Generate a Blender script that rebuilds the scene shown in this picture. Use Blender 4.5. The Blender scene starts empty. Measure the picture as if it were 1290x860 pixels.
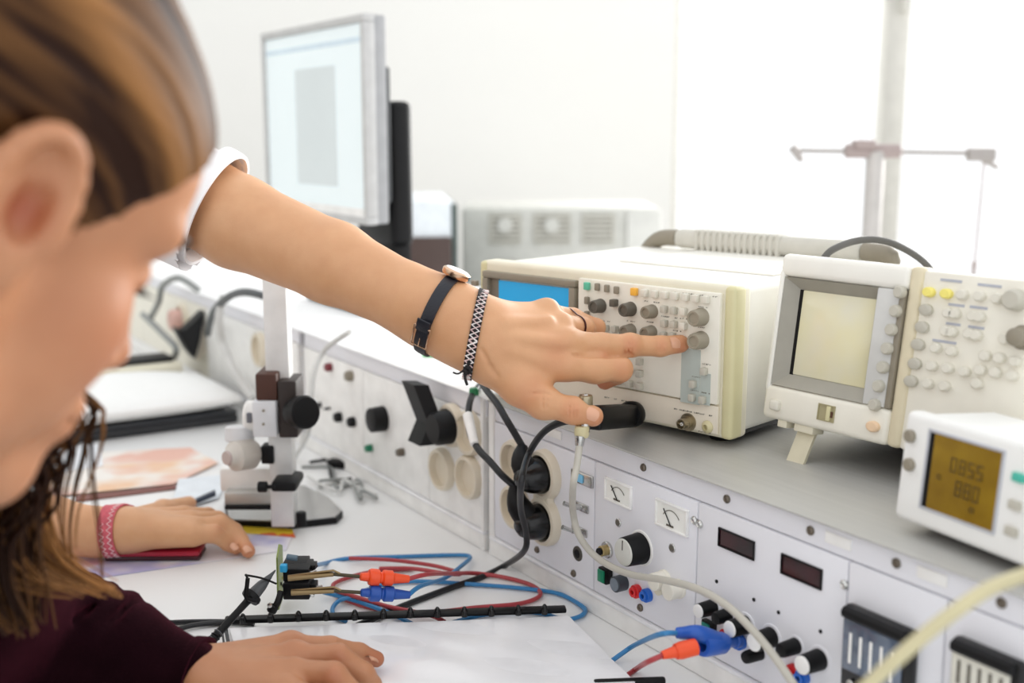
import bpy, bmesh, math, random
import numpy as np
from mathutils import Vector as V, Matrix
R_ = math.radians
random.seed(7)
SC = bpy.context.scene
COL = SC.collection
# ------------------------------------------------------------------ camera
FPX = 1450.0
PITCH = math.atan(258 / FPX)
CAM = V((0, 0, 1.20))
cam_d = bpy.data.cameras.new('camera'); cam = bpy.data.objects.new('camera', cam_d); COL.objects.link(cam)
cam.location = CAM; cam.rotation_euler = (math.pi / 2 - PITCH, 0, 0)
cam_d.sensor_width = 36; cam_d.lens = FPX * 36 / 1290
cam_d.clip_start = .02
cam_d.dof.use_dof = True; cam_d.dof.focus_distance = 1.03; cam_d.dof.aperture_fstop = 3.7
SC.camera = cam
SC.view_settings.view_transform = 'Standard'; SC.view_settings.look = 'None'
SC.view_settings.exposure = 0.0; SC.view_settings.gamma = 1; SC.view_settings.use_curve_mapping = False
# ------------------------------------------------------------------ world: even bright overcast daylight
w = bpy.data.worlds.new('overcast'); SC.world = w; w.use_nodes = True
bg = w.node_tree.nodes['Background']; bg.inputs[0].default_value = (.97, .985, 1.0, 1); bg.inputs[1].default_value = 1.30
# daylight entering through the window behind the instruments
ld = bpy.data.lights.new('window_daylight', 'AREA'); ld.shape = 'RECTANGLE'; ld.size = 4.2; ld.size_y = 2.1; ld.energy = 310
ld.color = (1, .985, .96)
lo = bpy.data.objects.new('window_daylight', ld); COL.objects.link(lo)
lo.location = (2.75, 4.35, 1.95); lo.rotation_euler = (R_(90), 0, R_(180 + 0))
lo.rotation_euler = (V((0, 1.0, 1.0)) - V(lo.location)).to_track_quat('-Z', 'Y').to_euler()
# ------------------------------------------------------------------ view geometry, used to find where things stand
FW = V((0, math.cos(PITCH), -math.sin(PITCH))); UP = V((0, math.sin(PITCH), math.cos(PITCH))); RT = V((1, 0, 0))
def ray(x, y): return RT * ((x - 645) / FPX) + UP * ((430 - y) / FPX) + FW
def P(x, y, d): return CAM + ray(x, y) * d
def PZ(x, y, z): r = ray(x, y); return CAM + r * ((z - CAM.z) / r.z)
def PP(x, y, o, n): r = ray(x, y); return CAM + r * ((o - CAM).dot(n) / r.dot(n))
def vpd(x): return V(((x - 645) / FPX, 1 / math.cos(PITCH), 0)).normalized()
TZ = .75                     # bench top
SZ = TZ + .1745              # shelf top
# ------------------------------------------------------------------ materials
def lin(c):
    if isinstance(c, str): c = [int(c[i:i + 2], 16) / 255 for i in (0, 2, 4)]
    return tuple(v / 12.92 if v <= .04045 else ((v + .055) / 1.055) ** 2.4 for v in c)
MATS = {}
def M(name, col, rough=.5, metal=0., var=.06, scale=40., bump=0., bscale=None, emit=0., trans=0., coat=0., sss=0., stretch=None, col2=None, spec=None, sheen=None):
    if name in MATS: return MATS[name]
    m = bpy.data.materials.new(name); m.use_nodes = True; nt = m.node_tree; N = nt.nodes; L = nt.links
    b = N['Principled BSDF']; c = lin(col)
    b.inputs['Roughness'].default_value = rough; b.inputs['Metallic'].default_value = metal
    b.inputs['Coat Weight'].default_value = coat
    if spec is not None: b.inputs['Specular IOR Level'].default_value = spec
    if sheen: b.inputs['Sheen Weight'].default_value = sheen[0]; b.inputs['Sheen Tint'].default_value = (*lin(sheen[1]), 1); b.inputs['Sheen Roughness'].default_value = .35
    tc = N.new('ShaderNodeTexCoord'); mp = N.new('ShaderNodeMapping'); L.new(tc.outputs['Object'], mp.inputs[0])
    if stretch: mp.inputs['Scale'].default_value = stretch
    no = N.new('ShaderNodeTexNoise'); no.inputs['Scale'].default_value = scale; no.inputs['Detail'].default_value = 4
    L.new(mp.outputs[0], no.inputs['Vector'])
    rp = N.new('ShaderNodeValToRGB'); e = rp.color_ramp.elements
    e[0].position = .3; e[1].position = .7
    if col2: e[0].color = (*c, 1); e[1].color = (*lin(col2), 1)
    else:
        e[0].color = (*[v * (1 - var) for v in c], 1); e[1].color = (*[min(1, v * (1 + var)) for v in c], 1)
    L.new(no.outputs['Fac'], rp.inputs[0]); L.new(rp.outputs[0], b.inputs['Base Color'])
    if bump:
        n2 = N.new('ShaderNodeTexNoise'); n2.inputs['Scale'].default_value = bscale or scale * 4; n2.inputs['Detail'].default_value = 3
        L.new(mp.outputs[0], n2.inputs['Vector'])
        bp = N.new('ShaderNodeBump'); bp.inputs['Strength'].default_value = bump; bp.inputs['Distance'].default_value = .002
        L.new(n2.outputs['Fac'], bp.inputs['Height']); L.new(bp.outputs[0], b.inputs['Normal'])
    if emit:
        L.new(rp.outputs[0], b.inputs['Emission Color']); b.inputs['Emission Strength'].default_value = emit
    if trans: b.inputs['Transmission Weight'].default_value = trans
    if sss:
        b.inputs['Subsurface Weight'].default_value = sss; b.inputs['Subsurface Radius'].default_value = (1, .35, .2); b.inputs['Subsurface Scale'].default_value = .006
    MATS[name] = m; return m
white_plastic = M('white_plastic', 'F3F2EF', .45)
cream_plastic = M('cream_plastic', 'E4DEC9', .5, var=.03)
cream_light = M('cream_light', 'EDE9DC', .5, var=.03)
cream_edge = M('cream_edge', 'D6CFA4', .5, var=.03)
taupe = M('taupe_plastic', '8E8676', .5)
taupe_dark = M('taupe_dark', '5F5A50', .45)
key_grey = M('grey_key', 'BFBBAE', .5)
key_light = M('pale_key', 'DDD9CC', .5)
black = M('black_plastic', '0B0B0D', .45, spec=.25)
black_gloss = M('black_gloss', '070708', .25, spec=.5)
rubber = M('black_rubber', '101012', .7, spec=.2)
steel = M('steel', 'C9C9C6', .25, 1.0)
brass = M('brass', 'B9A574', .3, 1.0)
alu = M('aluminium', 'C2C1BD', .42, .35, var=.04, scale=8, stretch=(1, 30, 1))
panel_grey = M('panel_grey', 'E9E9EE', .5, .0, var=.02, scale=12)
lam = M('bench_laminate', 'ECECEB', .32, var=.015, scale=6)
paint_wall = M('wall_paint', 'F1F0EC', .9, var=.01, scale=3)
# ------------------------------------------------------------------ mesh building
class MB:
    def __init__(s): s.v = []; s.f = []
    def add(s, vs, fs):
        o = len(s.v); s.v += [V(v) for v in vs]; s.f += [tuple(i + o for i in f) for f in fs]; return s
    def box(s, c, d, bev=0., seg=2, rot=None):
        bm = bmesh.new(); bmesh.ops.create_cube(bm, size=1)
        for v in bm.verts: v.co = V((v.co.x * d[0], v.co.y * d[1], v.co.z * d[2]))
        if bev: bmesh.ops.bevel(bm, geom=bm.edges[:], offset=min(bev, min(d) * .49), segments=seg, affect='EDGES', profile=.5)
        if rot: bmesh.ops.transform(bm, matrix=rot.to_4x4(), verts=bm.verts)
        bm.verts.index_update()
        s.add([v.co + V(c) for v in bm.verts], [[v.index for v in f.verts] for f in bm.faces]); bm.free(); return s
    def b2(s, a, b, bev=0., seg=2):
        return s.box([(a[i] + b[i]) / 2 for i in range(3)], [abs(b[i] - a[i]) for i in range(3)], bev, seg)
    def lathe(s, a, ax, prof, n=24, flat=1., caps=True):
        a = V(a); ax = V(ax).normalized(); t = V((0, 0, 1)) if abs(ax.z) < .9 else V((1, 0, 0))
        u = ax.cross(t).normalized(); w = ax.cross(u)
        vs = []; fs = []
        for (h, r) in prof:
            for k in range(n):
                an = 2 * math.pi * k / n; vs.append(a + ax * h + (u * math.cos(an) + w * math.sin(an) * flat) * r)
        m = len(prof)
        for i in range(m - 1):
            for k in range(n):
                k2 = (k + 1) % n; fs.append((i * n + k, i * n + k2, (i + 1) * n + k2, (i + 1) * n + k))
        if caps: fs.append(tuple(reversed(range(n)))); fs.append(tuple((m - 1) * n + k for k in range(n)))
        return s.add(vs, fs)
    def cyl(s, a, b, r, r2=None, n=24, bev=0.):
        a = V(a); b = V(b); h = (b - a).length; r2 = r if r2 is None else r2
        pr = [(0, r - bev), (bev, r), (h - bev, r2), (h, r2 - bev)] if bev else [(0, r), (h, r2)]
        return s.lathe(a, b - a, pr, n)
    def tube(s, pts, r, n=10, sub=6, close=False):
        pts = [V(p) for p in pts]; rr = r if isinstance(r, (list, tuple)) else [r] * len(pts)
        if sub > 1: pts, rr = crom(pts, rr, sub)
        vs = []; fs = []; m = len(pts); prev = None
        for i, p in enumerate(pts):
            t = (pts[min(i + 1, m - 1)] - pts[max(i - 1, 0)]).normalized()
            if prev is None: u = t.cross(V((0, 0, 1)) if abs(t.z) < .9 else V((1, 0, 0))).normalized()
            else: u = (prev - t * prev.dot(t)).normalized()
            prev = u; w = t.cross(u)
            for k in range(n):
                an = 2 * math.pi * k / n; vs.append(p + (u * math.cos(an) + w * math.sin(an)) * rr[i])
        for i in range(m - 1):
            for k in range(n):
                k2 = (k + 1) % n; fs.append((i * n + k, i * n + k2, (i + 1) * n + k2, (i + 1) * n + k))
        fs.append(tuple(reversed(range(n)))); fs.append(tuple((m - 1) * n + k for k in range(n)))
        return s.add(vs, fs)
    def prism(s, poly, o, X, Y, h):
        """polygon poly in axes X,Y at o, extruded along X x Y by h"""
        X = V(X); Y = V(Y); N = X.cross(Y).normalized(); o = V(o); n = len(poly)
        vs = [o + X * a + Y * b for a, b in poly] + [o + X * a + Y * b + N * h for a, b in poly]
        fs = [tuple(reversed(range(n))), tuple(range(n, 2 * n))] + [(i, (i + 1) % n, n + (i + 1) % n, n + i) for i in range(n)]
        return s.add(vs, fs)
    def ring(s, x0, x1, z0, z1, b, y0, y1, bev=.0, bz=None):
        bz = b if bz is None else bz
        """rectangular frame in the xz plane, border b, from depth y0 to y1"""
        s.b2((x0, y0, z0), (x1, y1, z0 + bz), bev); s.b2((x0, y0, z1 - bz), (x1, y1, z1), bev)
        s.b2((x0, y0, z0 + bz), (x0 + b, y1, z1 - bz), bev); s.b2((x1 - b, y0, z0 + bz), (x1, y1, z1 - bz), bev); return s
    def mesh(s, name, mat, off=None, smooth=True, ang=38):
        me = bpy.data.meshes.new(name); off = off or V((0, 0, 0))
        me.from_pydata([tuple(v - off) for v in s.v], [], s.f)
        bm = bmesh.new(); bm.from_mesh(me); bmesh.ops.recalc_face_normals(bm, faces=bm.faces); bm.to_mesh(me); bm.free()
        me.materials.append(mat)
        if smooth:
            for p in me.polygons: p.use_smooth = True
            me.set_sharp_from_angle(angle=R_(ang))
        return me
    def part(s, name, mat, root=None, world=False, smooth=True, label=None, ang=38, off=None):
        if world and root is not None:
            inv = WM[root.name].inverted(); s.v = [inv @ v for v in s.v]
        o = bpy.data.objects.new(name, s.mesh(name, mat, off, smooth, ang)); COL.objects.link(o)
        if off is not None: o.location = off
        if root is not None: o.parent = root; WM[o.name] = WM[root.name]
        if label: o['label'] = label
        return o
    def thing(s, name, mat, label, cat, group=None, kind=None, smooth=True, ang=38):
        """one-mesh top-level thing with its origin at its base"""
        lo_ = V((min(v.x for v in s.v), min(v.y for v in s.v), min(v.z for v in s.v))); hi = V((max(v.x for v in s.v), max(v.y for v in s.v), 0))
        off = V(((lo_.x + hi.x) / 2, (lo_.y + hi.y) / 2, lo_.z))
        o = bpy.data.objects.new(name, s.mesh(name, mat, off, smooth, ang)); COL.objects.link(o); o.location = off
        WM[o.name] = Matrix.Translation(off)
        tag(o, label, cat, group, kind); return o
def crom(pts, rr, sub):
    out = []; ro = []; n = len(pts)
    for i in range(n - 1):
        p0 = pts[max(i - 1, 0)]; p1 = pts[i]; p2 = pts[i + 1]; p3 = pts[min(i + 2, n - 1)]
        for k in range(sub):
            t = k / sub
            out.append(.5 * ((2 * p1) + (p2 - p0) * t + (2 * p0 - 5 * p1 + 4 * p2 - p3) * t * t + (3 * p1 - p0 - 3 * p2 + p3) * t ** 3))
            ro.append(rr[i] * (1 - t) + rr[i + 1] * t)
    out.append(pts[-1]); ro.append(rr[-1]); return out, ro
WM = {}
def tag(o, label=None, cat=None, group=None, kind=None):
    if label: o['label'] = label
    if cat: o['category'] = cat
    if group: o['group'] = group
    if kind: o['kind'] = kind
    return o
def thing(name, label, cat, o=(0, 0, 0), X=(1, 0, 0), Z=(0, 0, 1), group=None, kind=None):
    """Empty with its x axis along X and z along Z"""
    e = bpy.data.objects.new(name, None); COL.objects.link(e); e.empty_display_size = .05
    X = V(X).normalized(); Z = V(Z); Z = (Z - X * Z.dot(X)).normalized(); Y = Z.cross(X)
    m = Matrix((X, Y, Z)).transposed().to_4x4(); m.translation = V(o); e.matrix_world = m; WM[e.name] = m
    return tag(e, label, cat, group, kind)
def W(root, p): return WM[root.name] @ V(p)
def LP(root, x, y, dy=0.):
    """where the sight line through (x, y) meets the plane y=dy of the thing's own frame, in that frame"""
    m = WM[root.name]; o = m @ V((0, dy, 0)); n = (m.to_3x3() @ V((0, 1, 0)))
    return m.inverted() @ PP(x, y, o, n)
def put(me, name, root, loc, mat=None, rot=None, label=None):
    """another child of the thing that shares its mesh data"""
    o = bpy.data.objects.new(name, me); COL.objects.link(o); o.parent = root; o.location = loc
    WM[o.name] = WM[root.name]
    if rot: o.rotation_euler = rot
    if label: o['label'] = label
    return o
def struct(o, label=None): o['kind'] = 'structure'; return o
# ================================================================== the room
def slab(name, a, b, mat, label=None):
    o = MB().b2(a, b).thing(name, mat, None, None, kind='structure', smooth=False); return o
floor_m = M('floor_lino', '9C9A94', .5, var=.05, scale=8)
slab('floor', (-4.2, -2.5, -.05), (5.6, 4.6, 0), floor_m)
WY = 4.0                                     # inner face of the window wall
XL = P(845, 172, WY).x; 
slab('wall_back', (-4.2, WY, 0), (XL, WY + .2, 3.4), paint_wall)
slab('wall_sill', (XL, WY, 0), (5.6, WY + .2, .50), paint_wall)
slab('wall_lintel', (XL, WY, 3.1), (5.6, WY + .2, 3.4), paint_wall)
slab('wall_left', (-4.4, -2.5, 0), (-4.2, WY + .2, 3.4), paint_wall)
frame_m = M('window_frame_paint', 'CFCDC6', .4)
win = thing('window_1', None, None, (XL, WY, .50), kind='structure')
Wd = 5.6 - XL
mbw = MB().ring(.0, Wd, 0, 2.6, .022, .02, .09, .004); mbw.part('window_frame', frame_m, win)
gl = bpy.data.materials.new('window_glass'); gl.use_nodes = True
nt = gl.node_tree; nt.nodes.clear(); o_ = nt.nodes.new('ShaderNodeOutputMaterial'); mx = nt.nodes.new('ShaderNodeMixShader'); tr = nt.nodes.new('ShaderNodeBsdfTransparent'); gg = nt.nodes.new('ShaderNodeBsdfGlossy'); gg.inputs['Roughness'].default_value = .02
mx.inputs[0].default_value = .05; nt.links.new(tr.outputs[0], mx.inputs[1]); nt.links.new(gg.outputs[0], mx.inputs[2]); nt.links.new(mx.outputs[0], o_.inputs[0])
mull = [P(1118, 172, WY).x - XL, P(1118, 172, WY).x - XL + 1.5, P(1118, 172, WY).x - XL + 3.0]
xs = [0.045] + mull + [Wd - .045]
for i, m_ in enumerate(mull): MB().b2((m_ - .042, .01, .045), (m_ + .042, .09, 2.555), .006).part('mullion', frame_m, win)
for i in range(len(xs) - 1):
    MB().b2((xs[i], .05, .045), (xs[i + 1], .056, 2.555)).part('pane', gl, win)
MB().b2((mull[0] + .0, -.03, .66 + .45), (mull[0] + .03, .01, .66 + .57), .006).part('window_handle', frame_m, win)
# pale roller of the wall beside the window: shallow pier and skirting
slab('baseboard_back', (-4.2, WY - .02, 0), (XL, WY, .09), frame_m)
# ================================================================== bench
E1 = -vpd(-290); NN = V((-E1.y, E1.x, 0))              # along the bench towards the viewer; into the console
O0 = PZ(893, 854, TZ)
def BW(s, n, z): return O0 + E1 * s + NN * n + V((0, 0, z - TZ))
bench = thing('laboratory_bench', 'long white laminate laboratory bench carrying the console row', 'bench', BW(0, 0, 0), E1)
MB().b2((-2.6, -.67, TZ - .032), (1.0, .50, TZ), .003).part('bench_top', lam, bench)
MB().b2((-2.6, -.672, TZ - .034), (1.0, -.67, TZ - .0)).part('edge_strip', M('edge_grey', 'BDBDBD', .5), bench)
legm = M('leg_grey', 'B9BBBD', .4, .3)
for s in (-2.5, -.8, .9):
    for n in (-.61, .44): MB().b2((s - .025, n - .025, 0), (s + .025, n + .025, TZ - .034), .003).part('leg', legm, bench)
MB().b2((-2.5, .42, .18), (.9, .44, .62)).part('back_panel', panel_grey, bench)
# ================================================================== console units under the shelf
def console(s0, s1, label):
    return thing('console_unit', label, 'console', BW(s0, 0, TZ), E1, group=None)
def screwmesh():
    return MB().lathe((0, 0, 0), (0, -1, 0), [(-.001, .0036), (.0012, .0036), (.0026, .0022), (.0018, .0012)], 14)
dark_screw = M('dark_screw', '6B6257', .35, .7)
SCREW = screwmesh().mesh('screw', dark_screw); SCREW_S = screwmesh().mesh('screw', steel)
s_near = -.347
near = console(s_near, .70, 'grey console unit with meters, sockets and knobs in the foreground')
SN = -s_near
def shell(root, L):
    MB().b2((0, .006, 0), (L, .44, .1505)).part('housing', panel_grey, root)
    MB().b2((0, -.0045, 0.0005), (L, .006, .019), .001).part('base_ledge', white_plastic, root)
    MB().b2((0, -.0065, .019), (L, .004, .0225), .0012).part('rail', M('rail_white', 'F2F2F4', .35), root)
    MB().b2((0, -.001, .1515), (L, .006, .1725), .0008).part('header_strip', panel_grey, root)
shell(near, 1.05)
def s_at(px, py=700): return LP(near, px, py).x
seams = [0.006, s_at(752, 640), s_at(881, 700), s_at(1070, 760), s_at(1192, 830), .66, .95, 1.05]
panels = []
for i in range(len(seams) - 1):
    p = MB().b2((seams[i] + .0007, -.003, .0235), (seams[i + 1] - .0007, .006, .1505), .0008).part('front_panel', panel_grey, near)
    panels.append(p)
cornerpost = MB().b2((-.004, -.004, .0), (.006, .006, .1725), .001).part('corner_post', white_plastic, near)
for q in [(812, 597), (917, 638), (1022, 682), (1130, 725), (1262, 776)]:
    l = LP(near, *q); put(SCREW, 'screw', near, (l.x, -.001, .162))
for q in [(700, 553), (1057, 697), (1175, 745)]:
    l = LP(near, *q); MB().b2((l.x - .012, -.0022, .158), (l.x + .012, -.001, .1665), .0003).part('label_strip', white_plastic, near)
def at(px, py): return LP(near, px, py, -.003)
def sub(pi, mb, name, mat, **k):
    """sub-part of a front panel, built in the console's frame"""
    return mb.part(name, mat, panels[pi], **k)
def disc(c, r, h, mat, name, pi, n=28, bev=.0006, r2=None, **k):
    return sub(pi, MB().cyl((c.x, c.y + .001, c.z), (c.x, c.y - h, c.z), r, r2, n, bev), name, mat, **k)
socket_cream = M('socket_cream', 'E0D6C2', .45, var=.03)
def socket(root_panel, c, r=.0285, mk=None):
    """round flush mains socket with raised rim and recessed well"""
    mb = MB().lathe((c.x, c.y + .001, c.z), (0, -1, 0), [(0, r * 1.0), (.006, r), (.010, r * .94), (.0105, r * .80), (.003, r * .76), (.003, .0)], 40, caps=False)
    so = mb.part('socket', socket_cream, root_panel)
    for dx in (-.0095, .0095):
        pass
    return so
# panel A: two double sockets and the column of small fittings
cA = [at(684, 590), at(684, 653)]
zc = [.117, .058]
zS = [cA[0].z, cA[1].z]
print('socket z', zS, [c.x for c in cA])
sx = (cA[0].x + cA[1].x) / 2
socks = [V((at(689, 597).x, -.003, at(689, 597).z)), V((at(689, 655).x, -.003, at(689, 655).z))]; sx = socks[0].x
sub(0, MB().b2((sx - .014, -.011, socks[1].z), (sx + .014, -.003, socks[0].z), .002), 'socket_bridge', socket_cream)
for c in socks: socket(panels[0], c, .0255)
for zz in (socks[0].z, socks[1].z): socket(panels[0], V((socks[0].x - .053, -.003, zz)), .0240)
def screw_on(pi, px, py, me=SCREW_S):
    l = at(px, py); o = put(me, 'screw', panels[pi], (l.x, -.003, l.z)); return o
for q in [(723, 722), (677, 692), (636, 568), (637, 633)]: screw_on(0, *q, SCREW)
l = at(735, 602); sub(0, MB().b2((l.x - .017, -.006, l.z - .006), (l.x + .017, -.003, l.z + .006), .001), 'signal_bezel', steel)
sub(0, MB().b2((l.x - .010, -.0075, l.z - .004), (l.x + .004, -.006, l.z + .004), .0008), 'signal_lens', M('blue_lens', '7FC4E8', .2))
for q in [(733, 638), (731, 668)]:
    l = at(*q)
    sub(0, MB().b2((l.x - .012, -.005, l.z - .004), (l.x + .012, -.003, l.z + .004), .0006), 'switch_plate', steel)
    sub(0, MB().cyl((l.x, -.003, l.z), (l.x - .001, -.012, l.z + .001), .0035, .0025, 12).cyl((l.x - .001, -.012, l.z + .001), (l.x - .003, -.022, l.z + .006), .0018, .0024, 10), 'toggle', steel)
l = at(728, 697); disc(l, .0075, .0012, M('hole_dark', '4A463E', .5), 'jack_hole', 0)
disc(V((l.x, l.y - .0012, l.z)), .0045, .0006, black, 'jack_core', 0)
# panel B: two meters, rotary knob, push buttons, banana sockets
meter_face = M('meter_face', 'F4F4EE', .25, var=.02, coat=.4)
def meter(x0, y0, x1, y1, pi):
    a = at(x0, y0); b = at(x1, y1); xa, xb = a.x, b.x; za = (at((x0 + x1) / 2, y0)).z; zb = at((x0 + x1) / 2, y1).z
    o = sub(pi, MB().ring(xa, xb, zb, za, .0018, -.006, -.003, .0005), 'meter_frame', white_plastic)
    sub(pi, MB().b2((xa + .0015, -.0045, zb + .0015), (xb - .0015, -.003, za - .0015)), 'meter_face', meter_face)
    cx = xa + (xb - xa) * .45; h = za - zb
    sub(pi, MB().tube([(cx + .002, -.0052, zb + h * .15), (cx - .008, -.0052, zb + h * .72)], .0005, 6, 1), 'needle', black)
    arc = [(cx + .002 + .55 * h * math.sin(t), -.005, zb + .12 * h + .62 * h * math.cos(t)) for t in [(-.9 + i * .18) for i in range(11)]]
    sub(pi, MB().tube(arc, .00035, 5, 1), 'scale_arc', taupe_dark)
    sub(pi, MB().b2((cx - .004, -.0052, zb + .003), (cx + .005, -.0045, zb + .0045)), 'adjuster', taupe_dark)
meter(764, 606, 797, 635, 1); meter(828, 634, 868, 668, 1)
def knob(c, r, h, pi, cap=white_plastic, body=black, skirt=None, n=36):
    ks = [(0, r * 1.02), (.002, r * 1.02), (.003, r), (h * .93, r * .94), (h, r * .88)]
    o = sub(pi, MB().lathe((c.x, c.y, c.z), (0, -1, 0), ks, n), 'knob', body)
    sub(pi, MB().lathe((c.x, c.y - h, c.z), (0, -1, 0), [(0, r * .88), (.0012, r * .84), (.0016, r * .7)], n), 'knob_cap', cap)
    return o
l = at(808, 690); l.y = -.003
disc(V((l.x, -.003, l.z)), .0165, .0012, white_plastic, 'knob_skirt', 1)
knob(V((l.x, -.004, l.z)), .0140, .019, 1, M('knob_face', 'CFCFC8', .4))
sub(1, MB().b2((l.x - .0006, -.0247, l.z + .002), (l.x + .0006, -.0243, l.z + .011)), 'pointer', black)
l = at(766, 692); disc(l, .0078, .003, steel, 'push_ring', 1); disc(V((l.x, l.y - .003, l.z)), .0050, .006, brass, 'push_collar', 1); disc(V((l.x, l.y - .008, l.z)), .0035, .004, black, 'push_button', 1)
for q in [(779, 658), (847, 690)]:
    l = at(*q); disc(l, .0042, .0010, steel, 'lamp_ring', 1); disc(V((l.x, l.y - .001, l.z)), .0030, .0006, taupe_dark, 'lamp_lens', 1)
l = at(767, 723); sub(1, MB().b2((l.x - .0062, -.011, l.z - .0072), (l.x + .0062, -.003, l.z + .0072), .0008), 'switch_body', black)
green = M('green_lens', '0E7A57', .3)
sub(1, MB().b2((l.x - .0050, -.013, l.z - .006), (l.x + .0045, -.011, l.z + .006), .0008), 'green_switch', green)
l = at(786, 733); disc(l, .0075, .011, M('slate_grey', '3A4149', .45), 'rotary_switch', 1); disc(V((l.x, l.y - .011, l.z)), .0060, .001, M('slate_face', '77818B', .4), 'switch_face', 1)
red_p = M('red_plastic', 'D8262B', .35); blue_p = M('blue_plastic', '1F66C8', .35)
def banana_socket(pi, l, mat, r=.0062):
    disc(l, r, .005, mat, 'banana_socket', pi, 24); c = V((l.x, l.y - .005, l.z))
    sub(pi, MB().lathe((c.x, c.y + .0005, c.z), (0, -1, 0), [(0, r * .72), (.0028, r * .72), (.0028, r * .38), (-.0, r * .38)], 20, caps=False), 'socket_collar', mat)
    disc(c, r * .3, .0004, black, 'socket_bore', pi, 12, .0001)
l = at(804, 744); banana_socket(1, l, red_p); l = at(817, 749); banana_socket(1, l, blue_p)
for q in [(838, 729), (856, 741)]:
    l = at(*q); disc(l, .0085, .003, cream_light, 'knob_base', 1); disc(V((l.x, l.y - .003, l.z)), .0078, .011, cream_light, 'cream_knob', 1)
l = at(834, 741); disc(l, .0052, .006, cream_plastic, 'small_knob', 1)
screw_on(1, 807, 765, SCREW)
for q in [(875, 655), (882, 660)]: screw_on(1, *q)
# panel C: two dark displays, red reflection painted into the glass, six knobs
disp = M('display_glass', '080304', .12, coat=.15, var=.3, scale=60, col2='3A0A14')
def window_in(pi, x0, x1, y0, y1, z_mid=None):
    c0 = at((x0 + x1) / 2, y0); c1 = at((x0 + x1) / 2, y1); xa = at(x0, y0).x; xb = at(x1, y0 + 20).x
    sub(pi, MB().ring(xa - .001, xb + .001, c1.z - .001, c0.z + .001, .0012, -.0045, -.003), 'display_rim', black)
    sub(pi, MB().b2((xa, -.0035, c1.z), (xb, -.003, c0.z)), 'display', disp)
window_in(2, 907, 950, 674, 695); window_in(2, 986, 1035, 708, 731)
for q in [(903, 732), (950, 755), (981, 771), (1034, 795)]:
    l = at(*q); disc(l, .0016, .0008, black, 'indicator', 2, 12, .0002)
screw_on(2, 1064, 736)
kn = [(899, 764, .0065, .016, 1), (918, 774, .0058, .013, 0), (940, 786, .0075, .017, 1), (972, 802, .0080, .018, 1), (1003, 813, .0062, .015, 0), (1033, 830, .0080, .018, 1), (958, 822, .0055, .015, 0), (1090, 858, .0075, .016, 1)]
for (x, y, r, h, cp) in kn[:7]:
    l = at(x, y); disc(V((l.x, -.003, l.z)), r * 1.35, .0008, panel_grey, 'knob_skirt', 2)
    knob(V((l.x, -.0035, l.z)), r, h, 2, white_plastic if cp else black)
l = at(896, 791); sub(2, MB().b2((l.x - .007, -.008, l.z - .007), (l.x + .007, -.003, l.z + .007), .0006), 'switch_body', black); sub(2, MB().b2((l.x - .0055, -.0095, l.z - .0055), (l.x + .004, -.008, l.z + .0055), .0006), 'green_switch', M('teal_lens', '157C70', .3))
for q, mm in [((917, 800), red_p), ((934, 808), blue_p), ((1001, 845), red_p), ((1013, 852), blue_p)]:
    banana_socket(2, at(*q), mm)
# panel D and E: big moving-coil meters behind clear covers
glass_dark = M('meter_cover', '3E4757', .08, coat=.8, var=.5, scale=35, col2='6F7C90')
def big_meter(px0, px1, pyt, pyb, pi, face):
    c0 = at((px0 + px1) / 2, pyt); xa = at(px0, pyt).x; xb = at(px1, pyt).x; zt = c0.z; zb = max(.030, at((px0 + px1) / 2, pyb).z)
    sub(pi, MB().b2((xa, -.012, zb), (xb, -.003, zt), .003), 'meter_case', black_gloss)
    hz = zt - zb
    sub(pi, MB().b2((xa + .003, -.0145, zb + hz * .26), (xb - .006, -.012, zt - hz * .14), .001), 'meter_window', face)
    sub(pi, MB().cyl((xa + .003, -.014, zt - .004), (xb - .003, -.014, zt - .004), .0045, None, 16, .001), 'meter_hood', black)
    for k in range(5):
        xx = xa + (xb - xa) * (.18 + .15 * k)
        sub(pi, MB().b2((xx - .0012, -.0153, zb + hz * .36), (xx + .0012, -.0145, zt - hz * .28), .0005), 'scale_mark', white_plastic if face is glass_dark else taupe_dark)
    sub(pi, MB().cyl((xa + (xb - xa) * .2, -.012, zb + hz * .12), (xa + (xb - xa) * .2, -.0155, zb + hz * .12), .003, None, 14, .0006), 'zero_screw', steel)
big_meter(1072, 1162, 775, 885, 3, glass_dark)
big_meter(1208, 1300, 815, 900, 4, M('meter_cream', 'DEDCD0', .35))
# far consoles
mid = console(-.87, -.36, 'white console unit with grey-cream sockets, left of the joint beside the double mains plugs')
shell(mid, .51)
MIDP = MB().b2((.002, -.003, .0235), (.20, .006, .1505), .0008).part('front_panel', white_plastic, mid)
MIDQ = MB().b2((.2015, -.003, .0235), (.38, .006, .1505), .0008).part('front_panel', white_plastic, mid)
MIDR = MB().b2((.3815, -.003, .0235), (.508, .006, .1505), .0008).part('front_panel', white_plastic, mid)
MB().b2((.503, -.005, .0), (.509, .006, .1725), .001).part('corner_post', white_plastic, mid)
def atm(px, py): return LP(mid, px, py, -.003)
for (px, py) in [(594, 545), (594, 600)]:
    l = atm(px, py); socket(MIDR, V((l.x, -.003, l.z)), .025)
for (px, py) in [(560, 590), (572, 535)]:
    l = atm(px, py); socket(MIDQ, V((l.x, -.003, l.z)), .025)
l = atm(483, 527); MB().lathe((l.x, -.003, l.z), (0, -1, 0), [(0, .0165), (.018, .0155), (.019, .013)], 32).part('knob', black, MIDP)
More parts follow.
